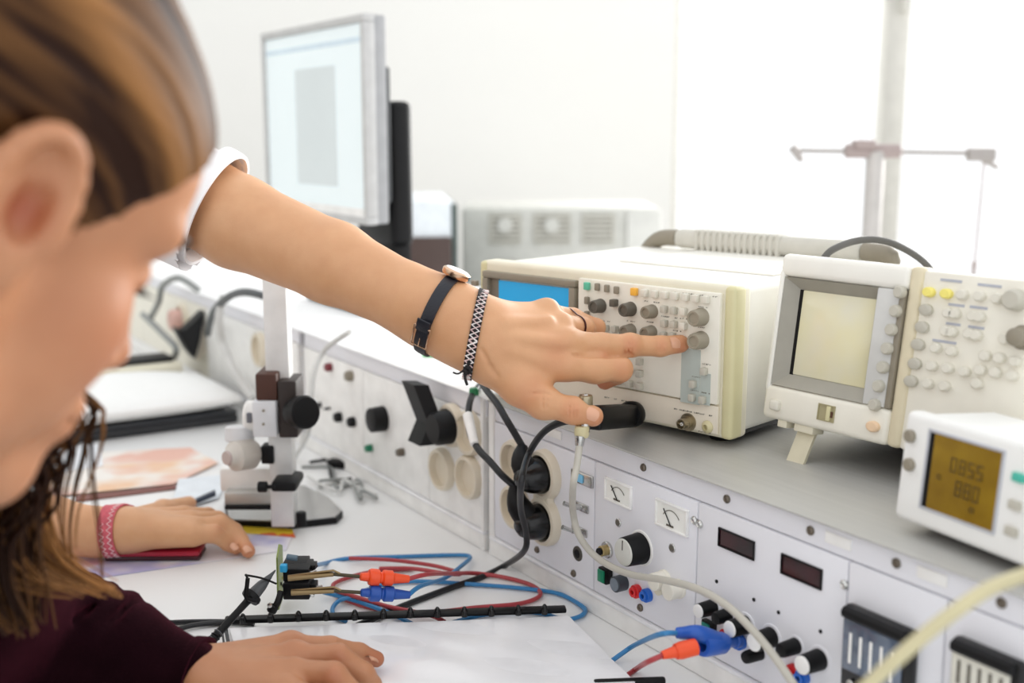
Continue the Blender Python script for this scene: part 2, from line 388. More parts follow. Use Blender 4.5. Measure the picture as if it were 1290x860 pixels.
for q, r, mm in [((404, 510), .004, black), ((416, 514), .002, black), ((429, 525), .007, black), ((446, 531), .007, black), ((417, 462), .006, M('maroon', '7A2B33', .4)), ((443, 473), .007, taupe), ((468, 564), .005, green), ((508, 569), .005, dark_screw)]:
    l = atm(*q); MB().lathe((l.x, -.003, l.z), (0, -1, 0), [(0, r), (.006, r), (.009, r * .8)], 18).part('knob' if mm is black else 'lamp', mm, MIDP)
for q in [(602, 550), (603, 612)]:
    l = atm(*q); put(SCREW_S, 'screw', MIDR, (l.x, -.003, l.z))
far = console(-2.2, -.885, 'white console unit furthest along the bench, out of focus')
shell(far, 1.31)
for a_, b_ in ((.002, .44), (.4415, .88), (.8815, 1.308)):
    fp = MB().b2((a_, -.003, .0235), (b_, .006, .1505), .0008).part('front_panel', cream_light if a_ < .8 else white_plastic, far)
def atf(px, py): return LP(far, px, py, -.003)
l = atf(232, 402); so_ = socket(fp, V((l.x, -.003, l.z)), .03); MB().cyl((l.x, -.004, l.z), (l.x, -.03, l.z), .02, None, 24, .003).part('pink_cap', M('pink_plastic', 'E3B8AC', .5), fp)
l = atf(330, 440); socket(fp, V((l.x, -.003, l.z)), .028)
# the aluminium instrument shelf that caps the row of consoles
shelf = thing('instrument_shelf', 'long aluminium shelf board on top of the consoles, carrying the instruments', 'shelf', BW(0, 0, TZ), E1)
MB().b2((-.3475, -.008, .1726), (.70, .46, .1745), .0006).part('shelf_board', alu, shelf)
MB().b2((-2.2, -.006, .1726), (-.348, .46, .1745), .0006).part('shelf_board', M('pale_board', 'F7F7F7', .5), shelf)
# rear bench behind the shelf
rb = thing('rear_bench', 'white bench behind the instruments by the window', 'bench', BW(0, 0, 0), E1)
MB().b2((-2.3, .52, TZ - .03), (.9, 1.42, TZ), .003).part('bench_top', lam, rb)
for s_ in (-2.2, .8):
    for n_ in (.58, 1.36): MB().b2((s_ - .025, n_ - .025, 0), (s_ + .025, n_ + .025, TZ - .03), .003).part('leg', legm, rb)
# ================================================================== oscilloscope with the blue screen
X1 = -vpd(-889)
s1 = thing('oscilloscope', 'cream benchtop oscilloscope with a blue screen, touched by the pointing hand', 'oscilloscope', PZ(921, 556, SZ + .008) - V((0, 0, .008)), X1)
WD, HT, DP, B0 = .318, .139, .29, .008
body_white = M('case_white', 'F0EEE6', .5, var=.02)
case = MB().b2((-WD + .004, .022, B0 + .003), (-.004, DP, B0 + HT - .003), .006, 3).part('case', body_white, s1)
MB().b2((-WD + .008, .02, B0 - .0005), (-.008, DP - .004, B0 + .004)).part('underside_shade', black, s1)  # black plate added to deepen the shade under the case
# bezel: a rim of warmer plastic with bevelled outer edge
poly = lambda x0, x1, z0, z1: [(x0, z0), (x1, z0), (x1, z1), (x0, z1)]
bz = MB().b2((-WD, .001, B0), (0, .026, B0 + HT), .0045, 3).part('bezel', cream_plastic, s1)
side = MB().b2((-.0115, -.0015, B0 + .0005), (.0005, .018, B0 + HT - .0005), .004, 3).part('side_rail', cream_edge, s1)
bz2 = MB().b2((-WD + .0005, -.0015, B0 + .0005), (-WD + .010, .018, B0 + HT - .0005), .004, 3).part('side_rail', cream_edge, s1)
XS = LP(s1, 731, 400).x                     # joint between the screen half and the key half
MB().b2((XS, -.004, B0 + .0315), (-.0135, .002, B0 + HT - .007), .0015).part('control_panel', cream_light, s1)
MB().b2((-WD + .012, -.002, B0 + .004), (-.0135, .002, B0 + .0300), .001).part('input_panel', M('input_cream', 'E5DCCB', .5, var=.02), s1)
# screen half: deep recess with blue glass
sx0, sx1 = LP(s1, 612, 360).x, XS - .003
zt = B0 + HT - .010; zb_ = B0 + .034
MB().ring(sx0, sx1, zb_, zt, .008, -.006, .002, .0015, .007).part('screen_surround', taupe, s1)
MB().b2((sx0 + .008, -.0005, zb_ + .007), (sx0 + .020, .0005, zt - .007)).part('screen_mask', M('mask', '7D776A', .5), s1)
scr = M('blue_screen', '0596CF', .3, emit=.35, var=.02, coat=.1)
MB().b2((sx0 + .020, -.0008, zb_ + .007), (sx1 - .007, .0008, zt - .009)).part('screen', scr, s1)
MB().b2((-WD + .010, -.004, zb_), (sx0, .002, zt), .001).part('left_pillar', white_plastic, s1)
l = LP(s1, 603, 356); MB().b2((l.x - .004, -.008, l.z - .003), (l.x + .004, -.003, l.z + .003), .001).part('power_key', taupe, s1)
# keys
def keymesh(w, h, d, mat): return MB().b2((-w / 2, -d, -h / 2), (w / 2, 0, h / 2), .0009, 2).mesh('key', mat)
KG = keymesh(.0062, .0068, .0055, key_light); KD = keymesh(.0046, .0072, .004, taupe); KM = keymesh(.0056, .0066, .006, key_grey)
KO = keymesh(.0065, .0072, .005, M('orange_key', 'F2B544', .4)); KGR = keymesh(.0062, .0075, .004, M('mint_key', '5FBFA0', .4)); KB = keymesh(.0062, .0070, .007, taupe_dark)
def k1(me, x, y, nm='key'): l = LP(s1, x, y, -.004); return put(me, nm, s1, (l.x, -.004, l.z))
k1(KGR, 741, 360)
for q in [(754, 361), (766, 363), (778, 365)]: k1(KD, *q)
for q in [(741, 378), (741, 396)]: k1(KD, *q)
k1(KB, 776, 381)
k1(KO, 801, 367)
for i in range(7): k1(KG, 814 + i * 12.9, 368.5 + i * 1.35)
for q in [(839, 389), (851, 391), (863, 392), (839, 407), (851, 408), (863, 410), (838, 422), (849, 423)]: k1(KM if q[0] != 863 else KG, *q)
for q in [(765, 413), (777, 414)]: k1(KM, *q)
for y0, xs_ in ((455, (808,)), (470, (795, 808)), (486, (752, 766, 781, 795, 808)), (478, (766,))):
    for x in xs_: k1(KM, x, y0 + (x - 808) * .22)
for q in [(889, 467), (875, 483), (874, 500), (887, 503)]: k1(KM, *q)
# knobs, ribbed
def ribknob(r, h, mat):
    n = 40; mb = MB(); vs = []; fs = []
    prof = [(0, r * 1.05), (.0015, r * 1.05), (.002, r), (h * .9, r * .95), (h, r * .84), (h, r * .62), (h - .0012, r * .58), (h - .0012, 0.0001)]
    for (hh, rr) in prof:
        for k in range(n):
            a = 2 * math.pi * k / n; q = rr * (1 - (.05 if k % 2 and .0019 < hh < h * .95 else 0)); vs.append((math.cos(a) * q, -hh, math.sin(a) * q))
    for i in range(len(prof) - 1):
        for k in range(n): fs.append((i * n + k, i * n + (k + 1) % n, (i + 1) * n + (k + 1) % n, (i + 1) * n + k))
    return mb.add(vs, fs).mesh('knob', mat, ang=60)
KN1 = ribknob(.0066, .0125, taupe_dark); KN2 = ribknob(.0062, .012, taupe); KN3 = ribknob(.0078, .0135, M('taupe_warm', '98907F', .5))
for q in [(755, 385), (793, 389)]: k1(KN1, q[0] + 2, q[1], 'knob')
for q in [(820, 392), (793, 416), (819, 418)]: k1(KN2, q[0] + 2, q[1], 'knob')
for q in [(882, 399), (882, 428)]: k1(KN3, q[0] + 2, q[1], 'knob')
# printed grey-green fields and fine lettering lines
pf = M('print_field', 'B9C2BC', .6, var=.02)
def field(root, x0, x1, y0, y1, mat, dy, nm='printed_field'):
    a = LP(root, x0, (y0 + y1) / 2, dy); b = LP(root, x1, (y0 + y1) / 2, dy); t = LP(root, (x0 + x1) / 2, y0, dy); u = LP(root, (x0 + x1) / 2, y1, dy)
    return MB().b2((a.x, dy - .0002, u.z), (b.x, dy + .0002, t.z)).part(nm, mat, root)
field(s1, 858, 882, 439, 508, pf, -.0041); field(s1, 882, 895, 470, 510, pf, -.0041)
ink = M('print_ink', '6E6A60', .7)
def script(root, x0, x1, y, dy, hh=.0013, n=9, slope=.1, seed=0, wgap=.35):
    """a row of tiny raised printed letters"""
    rnd = random.Random(seed); mb = MB(); a = LP(root, x0, y, dy); b = LP(root, x1, y + (x1 - x0) * slope, dy)
    x = a.x; st = (b.x - a.x) / n
    for k in range(n):
        if rnd.random() < .12: x += st; continue
        zc_ = a.z; w_ = st * (1 - wgap)
        mb.b2((x, dy - .00015, zc_ - hh / 2), (x + w_ * .28, dy, zc_ + hh / 2))
        mb.b2((x, dy - .00015, zc_ + hh * rnd.choice((-.5, 0, .3))), (x + w_, dy, zc_ + hh * .5)) if rnd.random() < .7 else mb.b2((x + w_ * .7, dy - .00015, zc_ - hh / 2), (x + w_, dy, zc_ + hh * .3))
        x += st
    return mb.part('printed_lettering', ink, root)
script(s1, 625, 668, 344, -.004, .0016, 14, .1, 1)
script(s1, 850, 905, 368, -.0042, .001, 16, .1, 2); script(s1, 812, 832, 379, -.0042, .001, 7, .1, 3)
script(s1, 746, 770, 402, -.0042, .001, 10, .08, 4); script(s1, 880, 892, 386, -.0042, .001, 5, .1, 5)
for i, q in enumerate([(790, 404), (815, 405), (880, 412), (833, 398), (848, 400), (860, 401), (848, 416), (885, 458), (872, 474), (870, 491), (884, 494)]): script(s1, q[0], q[0] + 11, q[1], -.0042, .0011, 5, .1, 10 + i)
script(s1, 757, 800, 499, -.0022, .0012, 18, .2, 31); script(s1, 847, 898, 514, -.0022, .0013, 22, .2, 32)
script(s1, 880, 896, 543, -.0022, .0013, 7, .2, 33); script(s1, 803, 815, 530, -.0022, .0013, 5, .2, 34)
# BNC sockets
def bnc(root, c, r=.0048, L=.0125):
    b = MB().lathe(c, (0, -1, 0), [(0, r * 1.75), (.0012, r * 1.75), (.0013, r * 1.2), (L * .45, r * 1.15), (L * .46, r), (L, r), (L, r * .82), (L * .5, r * .8), (L * .5, .0001)], 28)
    o = b.part('bnc_socket', M('nickel', 'A79C84', .3, .9), root)
    MB().cyl((c[0] - r * 1.35, c[1] - L * .75, c[2]), (c[0] + r * 1.35, c[1] - L * .75, c[2]), r * .22, None, 10).part('bayonet_lug', M('nickel', 'A79C84'), o)
    MB().cyl((c[0], c[1] - L * .45, c[2]), (c[0], c[1] - L * .9, c[2]), r * .32, None, 12).part('dielectric', white_plastic, o)
    MB().cyl((c[0], c[1] - L * .85, c[2]), (c[0], c[1] - L * .93, c[2]), r * .13, None, 10).part('centre_contact', brass, o); return o
l = LP(s1, 869, 531); bnc(s1, (l.x, -.002, l.z))
l = LP(s1, 893, 537); MB().lathe((l.x, -.002, l.z), (0, -1, 0), [(0, .0058), (.001, .0058), (.003, .0042), (.004, .0026), (.0005, .0024), (.0005, .0001)], 24).part('trigger_jack', M('jack_cream', 'CFC59C', .4), s1)
BNCX = LP(s1, 800, 521, -.002)
# feet and ribbed carrying handle lying behind the top edge
for x in (-WD + .03, -.03):
    for y in (.03, DP - .03): MB().cyl((x, y, 0), (x, y, B0 + .005), .011, .012, 20, .001).part('foot', rubber, s1)
hz = B0 + HT + .010
hm = M('handle_grey', 'C9C6BC', .55)
HY = DP - .018
hx0, hx1 = -WD + .06, -.02
h = MB().b2((hx0, HY - .013, hz - .011), (hx1, HY + .013, hz + .011), .008, 3).part('handle', hm, s1)
ribs = MB()
x = hx0 + .035
RIB = MB().b2((-.0028, -.0150, -.0128), (.0028, .0150, .0128), .0075, 3).mesh('rib', hm)
while x < hx1 - .09:
    put(RIB, 'rib', h, (x, HY, hz)); x += .0082
for sx, hx in ((-1, -WD - .004), (1, .004)):
    xx = hx0 - .0 if sx < 0 else hx1
    MB().tube([(xx, HY, hz), (xx + sx * .030, HY, hz - .004), (xx + sx * (.058 if sx < 0 else .022), HY + .004, hz - .03), (hx, DP - .03, B0 + HT * .55)], [.010, .0095, .008, .007], 12, 5).part('handle_arm', taupe, s1)
    MB().cyl((hx - sx * .002, DP - .03, B0 + HT * .55), (hx + sx * .006, DP - .03, B0 + HT * .55), .014, None, 24, .002).part('handle_pivot', taupe, s1)
MB().b2((-WD + .10, .11, B0 + HT - .003), (-.03, .27, B0 + HT - .001), .001).part('top_recess', body_white, s1)
# ================================================================== tilted oscilloscope
X2 = -vpd(-494); Y2 = V((-X2.y, X2.x, 0)); TH = R_(8)
U2 = V((0, 0, math.cos(TH))) + Y2 * math.sin(TH)
BL = PZ(958, 524, SZ + .032)
s2 = thing('oscilloscope', 'pale oscilloscope tilted back on a flip foot, with a blank cream screen', 'oscilloscope', V((BL.x, BL.y, SZ)) , X2)
# inner tilted frame: points of the front are given as (across, depth, up) of the tilted body
T2 = Matrix((X2, Y2 * math.cos(TH) - V((0, 0, math.sin(TH))), U2)).transposed().to_4x4(); T2.translation = BL
class TB(MB):
    def p(s, name, mat, root=s2, **k):
        inv = WM[root.name].inverted() @ T2; s.v = [inv @ v for v in s.v]; return s.part(name, mat, root, **k)
TF = WM[s2.name].inverted() @ T2
def L2(x, y, dy=0.):
    n = T2.to_3x3() @ V((0, 1, 0)); return T2.inverted() @ PP(x, y, T2 @ V((0, dy, 0)), n)
def put2(me, name, c):
    o = bpy.data.objects.new(name, me); COL.objects.link(o); o.parent = s2; o.matrix_local = TF @ Matrix.Translation(V(c)); WM[o.name] = WM[s2.name]; return o
W2, H2, D2 = .252, .145, .215
CW = .1275                                    # width of the screen half
pale = M('pale_case', 'F1EEE4', .5, var=.02)
TB().b2((.002, .018, .002), (W2 - .002, D2, H2 - .002), .006, 3).p('case', pale)
TB().b2((.006, .02, -.0008), (W2 - .006, D2 - .004, .004)).p('underside_shade', black)  # black sheet that darkens the shadow below the tilted body
TB().b2((0, .0, 0), (CW, .022, .0300), .005, 3).p('lower_bezel', cream_light)
TB().b2((0, .0, H2 - .020), (CW, .022, H2), .005, 3).p('upper_bezel', body_white)
TB().b2((0, .0, .024), (.0062, .022, H2 - .014), .003, 2).p('side_bezel', body_white)
xr0, xr1 = .0062, CW - .0062; zr0, zr1 = .030, H2 - .020
# sloped grey surround: four slanting faces round the screen
sl = M('surround_grey', 'A39F94', .5); sa, sb = .009, .0305
ix0, ix1, iz0, iz1 = xr0 + .0105, .1005, zr0 + .011, zr1 - .010
g = TB()
o4 = [(xr0, .001, zr0), (ix1 + .0, .001, zr0), (ix1 + .0, .001, zr1), (xr0, .001, zr1)]
i4 = [(ix0, .012, iz0), (ix1, .012, iz0), (ix1, .012, iz1), (ix0, .012, iz1)]
b4 = [(a, .018, c) for (a, b, c) in o4]
g.add(o4 + i4 + b4, [(0, 1, 5, 4), (2, 3, 7, 6), (3, 0, 4, 7), (1, 2, 6, 5), (8, 11, 10, 9), (0, 8, 9, 1), (1, 9, 10, 2), (2, 10, 11, 3), (3, 11, 8, 0)])
g.p('screen_surround', sl, smooth=False)
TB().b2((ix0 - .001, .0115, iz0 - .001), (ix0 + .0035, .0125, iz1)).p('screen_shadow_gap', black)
crt = M('crt_glass', 'E8E0B4', .18, coat=.4, var=.03, scale=14, col2='E2E0D2')
TB().b2((ix0 + .003, .0112, iz0), (ix1, .0132, iz1), .0008).p('screen', crt)
TB().b2((ix1, .0005, zr0), (CW - .0062, .014, zr1), .001).p('softkey_column', M('key_column', 'CFCFCC', .5))
TB().b2((CW - .0062, .0, zr0), (CW - .0012, .0145, zr1), .001).p('column_strip', taupe)
SKM = MB().lathe((0, 0, 0), (0, -1, 0), [(0, .0050), (.0045, .0048), (.0058, .0038)], 22).mesh('softkey', key_grey)
for i in range(7):
    t = i / 6; x, y = 1134 + (1102 - 1134) * t, 368 + (510 - 368) * t
    l = L2(x + 1, y); put2(SKM, 'softkey', (l.x, .0008, l.z))
l = L2(978, 510); TB().b2((l.x - .005, -.005, l.z - .0045), (l.x + .005, .002, l.z + .0045), .0022, 3).p('power_button', key_light)
l = L2(1041, 520); TB().ring(l.x - .0085, l.x + .0085, l.z - .007, l.z + .007, .0009, -.001, .002).b2((l.x - .0076, -.0002, l.z - .0061), (l.x + .0076, .0004, l.z + .0061)).p('card_slot', M('slot_khaki', 'A89F7C', .5))
TB().b2((l.x + .001, -.0022, l.z - .006), (l.x + .0048, .0, l.z + .006), .0004).p('slot_latch', cream_edge)
TB().b2((l.x + .0048, -.0012, l.z - .003), (l.x + .0068, .0, l.z + .002)).p('slot_opening', M('slot_dark', '5A3B2B', .6))
l = L2(1101, 537); TB().lathe((l.x, .001, l.z), (0, -1, 0), [(0, .006), (.004, .0058), (.005, .0045)], 24, .75).p('output_button', M('warm_key', 'EBCBA8', .5))
# control half: slightly recessed plate with a rounded vertical ridge at its left
TB().b2((CW - .001, .0015, .0), (CW + .011, .022, H2), .004, 3).p('ridge', M('ridge_cream', 'DDD2B5', .5))
TB().b2((CW + .009, .004, .0), (W2, .022, H2 - .002), .003, 2).p('control_panel', cream_light)
def rb2(r, h, mat, flat=.8): return MB().lathe((0, 0, 0), (0, -1, 0), [(0, r), (h * .8, r * .96), (h, r * .75)], 20, flat).mesh('button', mat)
BG = rb2(.0058, .004, key_grey, .8); BW_ = rb2(.0046, .0055, key_light, .9); BY = rb2(.0050, .005, M('yellow_key', 'EFE27A', .5), .8)
GN = rb2(.0080, .011, key_grey, 1.)
def b2_(me, x, y): l = L2(x, y, .004); put2(me, 'button', (l.x, .004, l.z))
b2_(BY, 1172, 368); b2_(BY, 1194, 370)
for q in [(1214, 371), (1236, 373), (1258, 376)]: b2_(BW_, *q)
for q in [(1168, 390), (1163, 412), (1158, 434), (1154, 458), (1149, 480)]: b2_(BG, *q)
for q in [(1197, 394), (1205, 395), (1228, 398), (1236, 399), (1194, 417), (1201, 418), (1223, 420), (1232, 422), (1181, 438), (1201, 442), (1176, 461), (1196, 464), (1217, 468), (1171, 483), (1192, 486), (1237, 466), (1256, 469), (1277, 473), (1243, 448), (1261, 451), (1281, 455), (1233, 483)]: b2_(BW_, *q)
b2_(BW_, 1268, 427)
l = L2(1282, 378, .004); put2(GN, 'knob', (l.x, .004, l.z))
l = L2(1290, 425, .004); TB().lathe((min(l.x, W2 - .012), .004, l.z), (0, -1, 0), [(0, .009), (.003, .009), (.004, .007), (.014, .0065), (.015, .005)], 28).p('vernier_knob', taupe)
# flip foot and rear feet
def fk(x0, x1, y0, y1, nm, mat): return
cb = cream_plastic
TB().b2((.016, .004, -.006), (.026, .020, .002), .001).p('foot_hinge', cb); TB().b2((.034, .004, -.006), (.054, .020, .002), .001).p('foot_hinge', cb)
fl = WM[s2.name].inverted() @ PZ(1001, 582, SZ)
fa = TF @ V((.044, .010, -.004)); 
dvec = V((1, 0, 0)) * .009
ftx = V((fl.x, fl.y, 0)); top = [fa - dvec, fa + dvec]; bot = [ftx - dvec, ftx + dvec]
th = V((0, .0035, .0))
MB().add([bot[0], bot[1], top[1], top[0], bot[0] + th, bot[1] + th, top[1] + th, top[0] + th], [(0, 1, 2, 3), (7, 6, 5, 4), (0, 4, 5, 1), (1, 5, 6, 2), (2, 6, 7, 3), (3, 7, 4, 0)]).part('flip_foot', M('foot_cream', 'CFC8B0', .5), s2, smooth=False)
ft2 = V((W2 - .05, ftx.y, 0)); fa2 = TF @ V((W2 - .05, .010, -.004))
MB().add([ft2 - dvec, ft2 + dvec, fa2 + dvec, fa2 - dvec, ft2 - dvec + th, ft2 + dvec + th, fa2 + dvec + th, fa2 - dvec + th], [(0, 1, 2, 3), (7, 6, 5, 4), (0, 4, 5, 1), (1, 5, 6, 2), (2, 6, 7, 3), (3, 7, 4, 0)]).part('flip_foot', M('foot_cream', 'CFC8B0', .5), s2, smooth=False)
rbk = TF @ V((0, D2, 0)); print('scope2 rear height', rbk.z)
for x in (.03, W2 - .03):
    q = TF @ V((x, D2 - .03, .004)); MB().cyl((q.x, q.y, 0), (q.x, q.y, q.z), .012, None, 20, .001).part('foot', rubber, s2)
for i, (x0, x1, y) in enumerate([(1185, 1212, 352), (1232, 1262, 358), (1195, 1215, 383), (1222, 1244, 386), (1192, 1210, 407), (1220, 1240, 411), (1175, 1205, 428)]):
    a = L2(x0, y, .004); b = L2(x1, y + 3, .004); TB().b2((a.x, .0036, a.z - .001), (b.x, .0042, a.z + .001)).p('printed_lettering', M('blue_grey_print', 'B4B7C2', .6))
# ================================================================== white meter with the amber display, front right
X3 = -vpd(-90); Y3 = V((-X3.y, X3.x, 0)); TH3 = R_(5)
m3o = PZ(1124, 650, SZ + .010); s3 = thing('bench_multimeter', 'white bench meter with an amber display at the right edge', 'meter', V((m3o.x, m3o.y, SZ)), X3)
U3 = V((0, 0, math.cos(TH3))) + Y3 * math.sin(TH3)
T3 = Matrix((X3, Y3 * math.cos(TH3) - V((0, 0, math.sin(TH3))), U3)).transposed().to_4x4(); T3.translation = m3o
TF3 = WM[s3.name].inverted() @ T3
class TC(MB):
    def p(s, name, mat, **k): s.v = [TF3 @ v for v in s.v]; return s.part(name, mat, s3, **k)
def L3(x, y, dy=0.): return T3.inverted() @ PP(x, y, T3 @ V((0, dy, 0)), T3.to_3x3() @ V((0, 1, 0)))
WH3 = M('meter_white', 'F2F2EF', .5, var=.01)
H3, W3, D3 = .0775, .205, .085
TC().b2((.002, .008, .002), (W3 - .002, D3, H3 - .002), .006, 3).p('case', WH3)
TC().b2((0, 0, 0), (W3, .016, H3), .005, 3).p('bezel', WH3)
TC().b2((.006, .012, -.0008), (W3 - .006, D3 - .004, .004)).p('underside_shade', black)  # dark plate put in for the shadow beneath the meter
a = L3(1174, 538); b = L3(1262, 672); c = L3(1265, 565)
dx0, dx1, dz0, dz1 = a.x - .0, c.x, .0152, .0672
TC().ring(dx0 - .002, dx1 + .002, dz0 - .002, dz1 + .002, .002, -.0012, .002, .0005).p('display_rim', M('rim_grey', 'B9BBC2', .4))
TC().b2((dx0, -.0004, dz0), (dx0 + .0045, .0008, dz1)).p('display_gap', black)
amber = M('amber_display', '7A5C0C', .25, var=.18, scale=40, emit=.06, col2='8E7018')
TC().b2((dx0 + .0042, -.0006, dz0), (dx1, .0008, dz1)).p('display', amber)
seg = M('lcd_segment', '4E3A08', .5)
def digit(x, z, w_, h_, segs):
    t = w_ * .2; mb = TC(); y0, y1 = -.0009, -.0005
    R4 = {'a': (x, z + h_ - t, x + w_, z + h_), 'd': (x, z, x + w_, z + t), 'g': (x, z + h_ / 2 - t / 2, x + w_, z + h_ / 2 + t / 2), 'f': (x, z + h_ / 2, x + t, z + h_), 'b': (x + w_ - t, z + h_ / 2, x + w_, z + h_), 'e': (x, z, x + t, z + h_ / 2), 'c': (x + w_ - t, z, x + w_, z + h_ / 2)}
    for k in segs: q = R4[k]; mb.b2((q[0], y0, q[1]), (q[2], y1, q[3]))
    mb.p('lcd_digit', seg)
D7 = {'0': 'abcdef', '1': 'bc', '5': 'afgcd', '8': 'abcdefg', '7': 'abc'}
for i, ch in enumerate('0855'): digit(dx0 + .0205 + i * .0072, dz1 - .0225, .0050, .0100, D7[ch])
for i, ch in enumerate('880'): digit(dx0 + .0265 + i * .0072, dz0 + .0145, .0052, .0105, D7[ch])
digit(dx0 + .040, dz0 + .0045, .004, .006, 'abfg'); digit(dx0 + .010, dz0 + .022, .004, .003, 'adf')
for q in [(1148, 549), (1147, 585)]:
    l = L3(*q); TC().lathe((l.x, .001, l.z), (0, -1, 0), [(0, .0045), (.004, .0045), (.005, .0035)], 20).p('button', taupe)
for z in (.055, .037, .020): TC().b2((dx1 + .010, -.003, z - .003), (dx1 + .019, .001, z + .003), .001).p('button', key_grey if z < .05 else M('teal_key', '4DB8A4', .4))
for k in range(3):
    for z in (.055, .037, .020): TC().b2((dx1 + .030 + k * .018, -.003, z - .003), (dx1 + .042 + k * .018, .001, z + .003), .001).p('button', key_grey)
for x in (.060, W3 - .025):
    for y, zz in ((.030, 0), (D3 - .015, 0)):
        q = TF3 @ V((x, y, .003)); MB().cyl((q.x, q.y, 0), (q.x, q.y, q.z), .008, None, 16, .001).part('foot', rubber, s3)
# ================================================================== dark cable arching over the tilted oscilloscope
cb_ = MB().tube([PZ(1040, 321, SZ + .15) if False else P(1036, 328, 1.13), P(1048, 315, 1.135), P(1075, 304, 1.15), P(1105, 302, 1.16), P(1135, 311, 1.17), P(1168, 334, 1.185), P(1190, 372, 1.20)], .0036, 10, 6)
cb_.thing('loose_cable', M('cable_grey', '5C5A55', .5), 'dark grey cable arching over the top of the tilted oscilloscope', 'cable')
# ================================================================== retort stand at the window
st = thing('retort_stand', 'grey retort stand with a crossbar in front of the window', 'stand', (P(1097, 300, 2.1).x, P(1097, 300, 2.1).y, TZ))
stg = M('stand_grey', 'A8A29E', .45, .4); dst = P(1097, 300, 2.1)
MB().b2((-.13, -.10, 0), (.13, .10, .012), .004).part('base_plate', stg, st)
zt_ = P(1097, 190, 2.1).z - TZ
MB().cyl((0, 0, .012), (0, 0, zt_), .0165, None, 20, .002).part('column', M('column_grey', 'BDB9B5', .45, .3), st)
MB().cyl((-.055, 0, zt_), (.045, 0, zt_), .013, None, 18, .003).b2((-.04, -.02, zt_ + .004), (-.005, .02, zt_ + .02), .004).part('boss_head', M('boss', 'A39490', .5), st)
MB().cyl((-.14, 0, zt_ + .001), (.20, 0, zt_ - .004), .0042, None, 12).part('crossbar', stg, st)
MB().cyl((-.150, 0, zt_ + .008), (-.132, 0, zt_ - .018), .009, .006, 14, .002).part('end_clamp', stg, st)
MB().b2((.165, -.012, zt_ - .018), (.215, .012, zt_ + .006), .005).cyl((.19, 0, zt_ - .01), (.222, 0, zt_ - .03), .008, .004, 12).part('jaw_clamp', stg, st)
MB().cyl((.197, 0, zt_ - .018), (.192, 0, zt_ - .22), .0020, .0020, 8).cyl((.192, 0, zt_ - .20), (.192, 0, zt_ - .225), .005, .003, 10).part('hanging_probe', M('boss', 'A39490'), st)
# ================================================================== monitor on its dark stand
XM = -vpd(-300)
mo = P(468, 283, 1.80); mon = thing('computer_monitor', 'flat computer monitor with a pale screen, seen edge-on at the back', 'monitor', (mo.x, mo.y, SZ), XM)
zb0 = mo.z - SZ; zh = P(463, 22, 1.80).z - mo.z; mw = .43
silver = M('silver_plastic', 'C4C4C3', .4, .1)
MB().b2((-mw, .0, zb0), (0, .032, zb0 + zh), .004).part('casing', M('casing', 'A5A6A8', .4), mon)
MB().ring(-mw - .001, .001, zb0 - .001, zb0 + zh + .001, .012, -.008, .012, .002).part('bezel', silver, mon)
MB().b2((-mw + .012, -.003, zb0 + .024), (-.012, .001, zb0 + zh - .012)).part('screen', M('pale_screen', 'DCE6E8', .3, emit=.25, var=.02, scale=3), mon)
MB().b2((-mw + .008, -.006, zb0 + .011), (-.008, .001, zb0 + .024)).part('lower_bezel', white_plastic, mon)
MB().b2((-mw * .66, -.0036, zb0 + .055), (-mw * .27, -.003, zb0 + zh - .07)).part('open_window', M('screen_window', 'C9D1D2', .3, emit=.2, var=.03, scale=6), mon)
MB().b2((-mw + .014, -.0036, zb0 + zh - .04), (-.014, -.003, zb0 + zh - .032)).part('title_bar', M('screen_bar', 'C4D4DE', .3, emit=.2), mon)
MB().b2((-.38, .032, zb0 + .03), (-.012, .045, zb0 + zh - .075), .006).part('rear_cover', M('rear_dark', '3A3D40', .5), mon)
MB().b2((-.16, .048, zb0 - .04), (-.02, .088, zb0 + zh * .60), .012, 3).part('stand_neck', black, mon)
MB().b2((-.13, .05, .012), (-.03, .088, zb0 + .10), .008).part('stand_column', black, mon)
MB().b2((-.20, -.03, 0), (.04, .17, .013), .005).part('stand_foot', black, mon)
# ================================================================== computer cases and rack unit on the rear bench
pc = thing('desktop_computer', 'white desktop computer case with dark edges beside the monitor', 'computer', (P(540, 300, 2.6).x, P(540, 300, 2.6).y, TZ), (1, .12, 0))
zt_ = P(540, 253, 2.6).z - TZ
MB().b2((-.055, 0, .004), (.058, .42, zt_), .006).part('case', M('case_blue_white', 'E6ECF0', .45), pc)
MB().b2((-.062, -.004, .0), (-.047, .40, zt_ + .004), .003).part('side_panel', M('olive_dark', '4A4B40', .5), pc)
MB().b2((.052, -.004, .0), (.066, .40, zt_ - .006), .003).part('side_panel', M('green_dark', '42504C', .5), pc)
MB().b2((-.046, -.012, .0), (.051, .0, zt_ * .74), .004).part('front_cover', M('brown_dark', '4B3A34', .5), pc)
MB().b2((-.135, -.02, .003), (-.07, .38, zt_ - .002), .008).part('drive_unit', cream_light, pc)
rk = thing('power_supply_rack', 'light grey rack unit with three vent grilles behind the blue-screened oscilloscope', 'rack', (P(700, 300, 2.8).x, P(700, 300, 2.8).y, TZ))
x0, x1 = P(582, 300, 2.8).x - rk.location.x, P(832, 300, 2.8).x - rk.location.x; zt_ = P(700, 262, 2.8).z - TZ
rkm = M('rack_grey', 'CBCBC4', .6)
MB().b2((x0, .0, .004), (x1, .35, zt_), .006).part('case', rkm, rk)
MB().b2((x0 + .40, -.012, zt_ - .10), (x1, .0, zt_ - .005), .004).part('door_panel', M('rack_pale', 'D6D6D0', .6), rk)
ven = M('vent_grey', 'BDBBB0', .6)
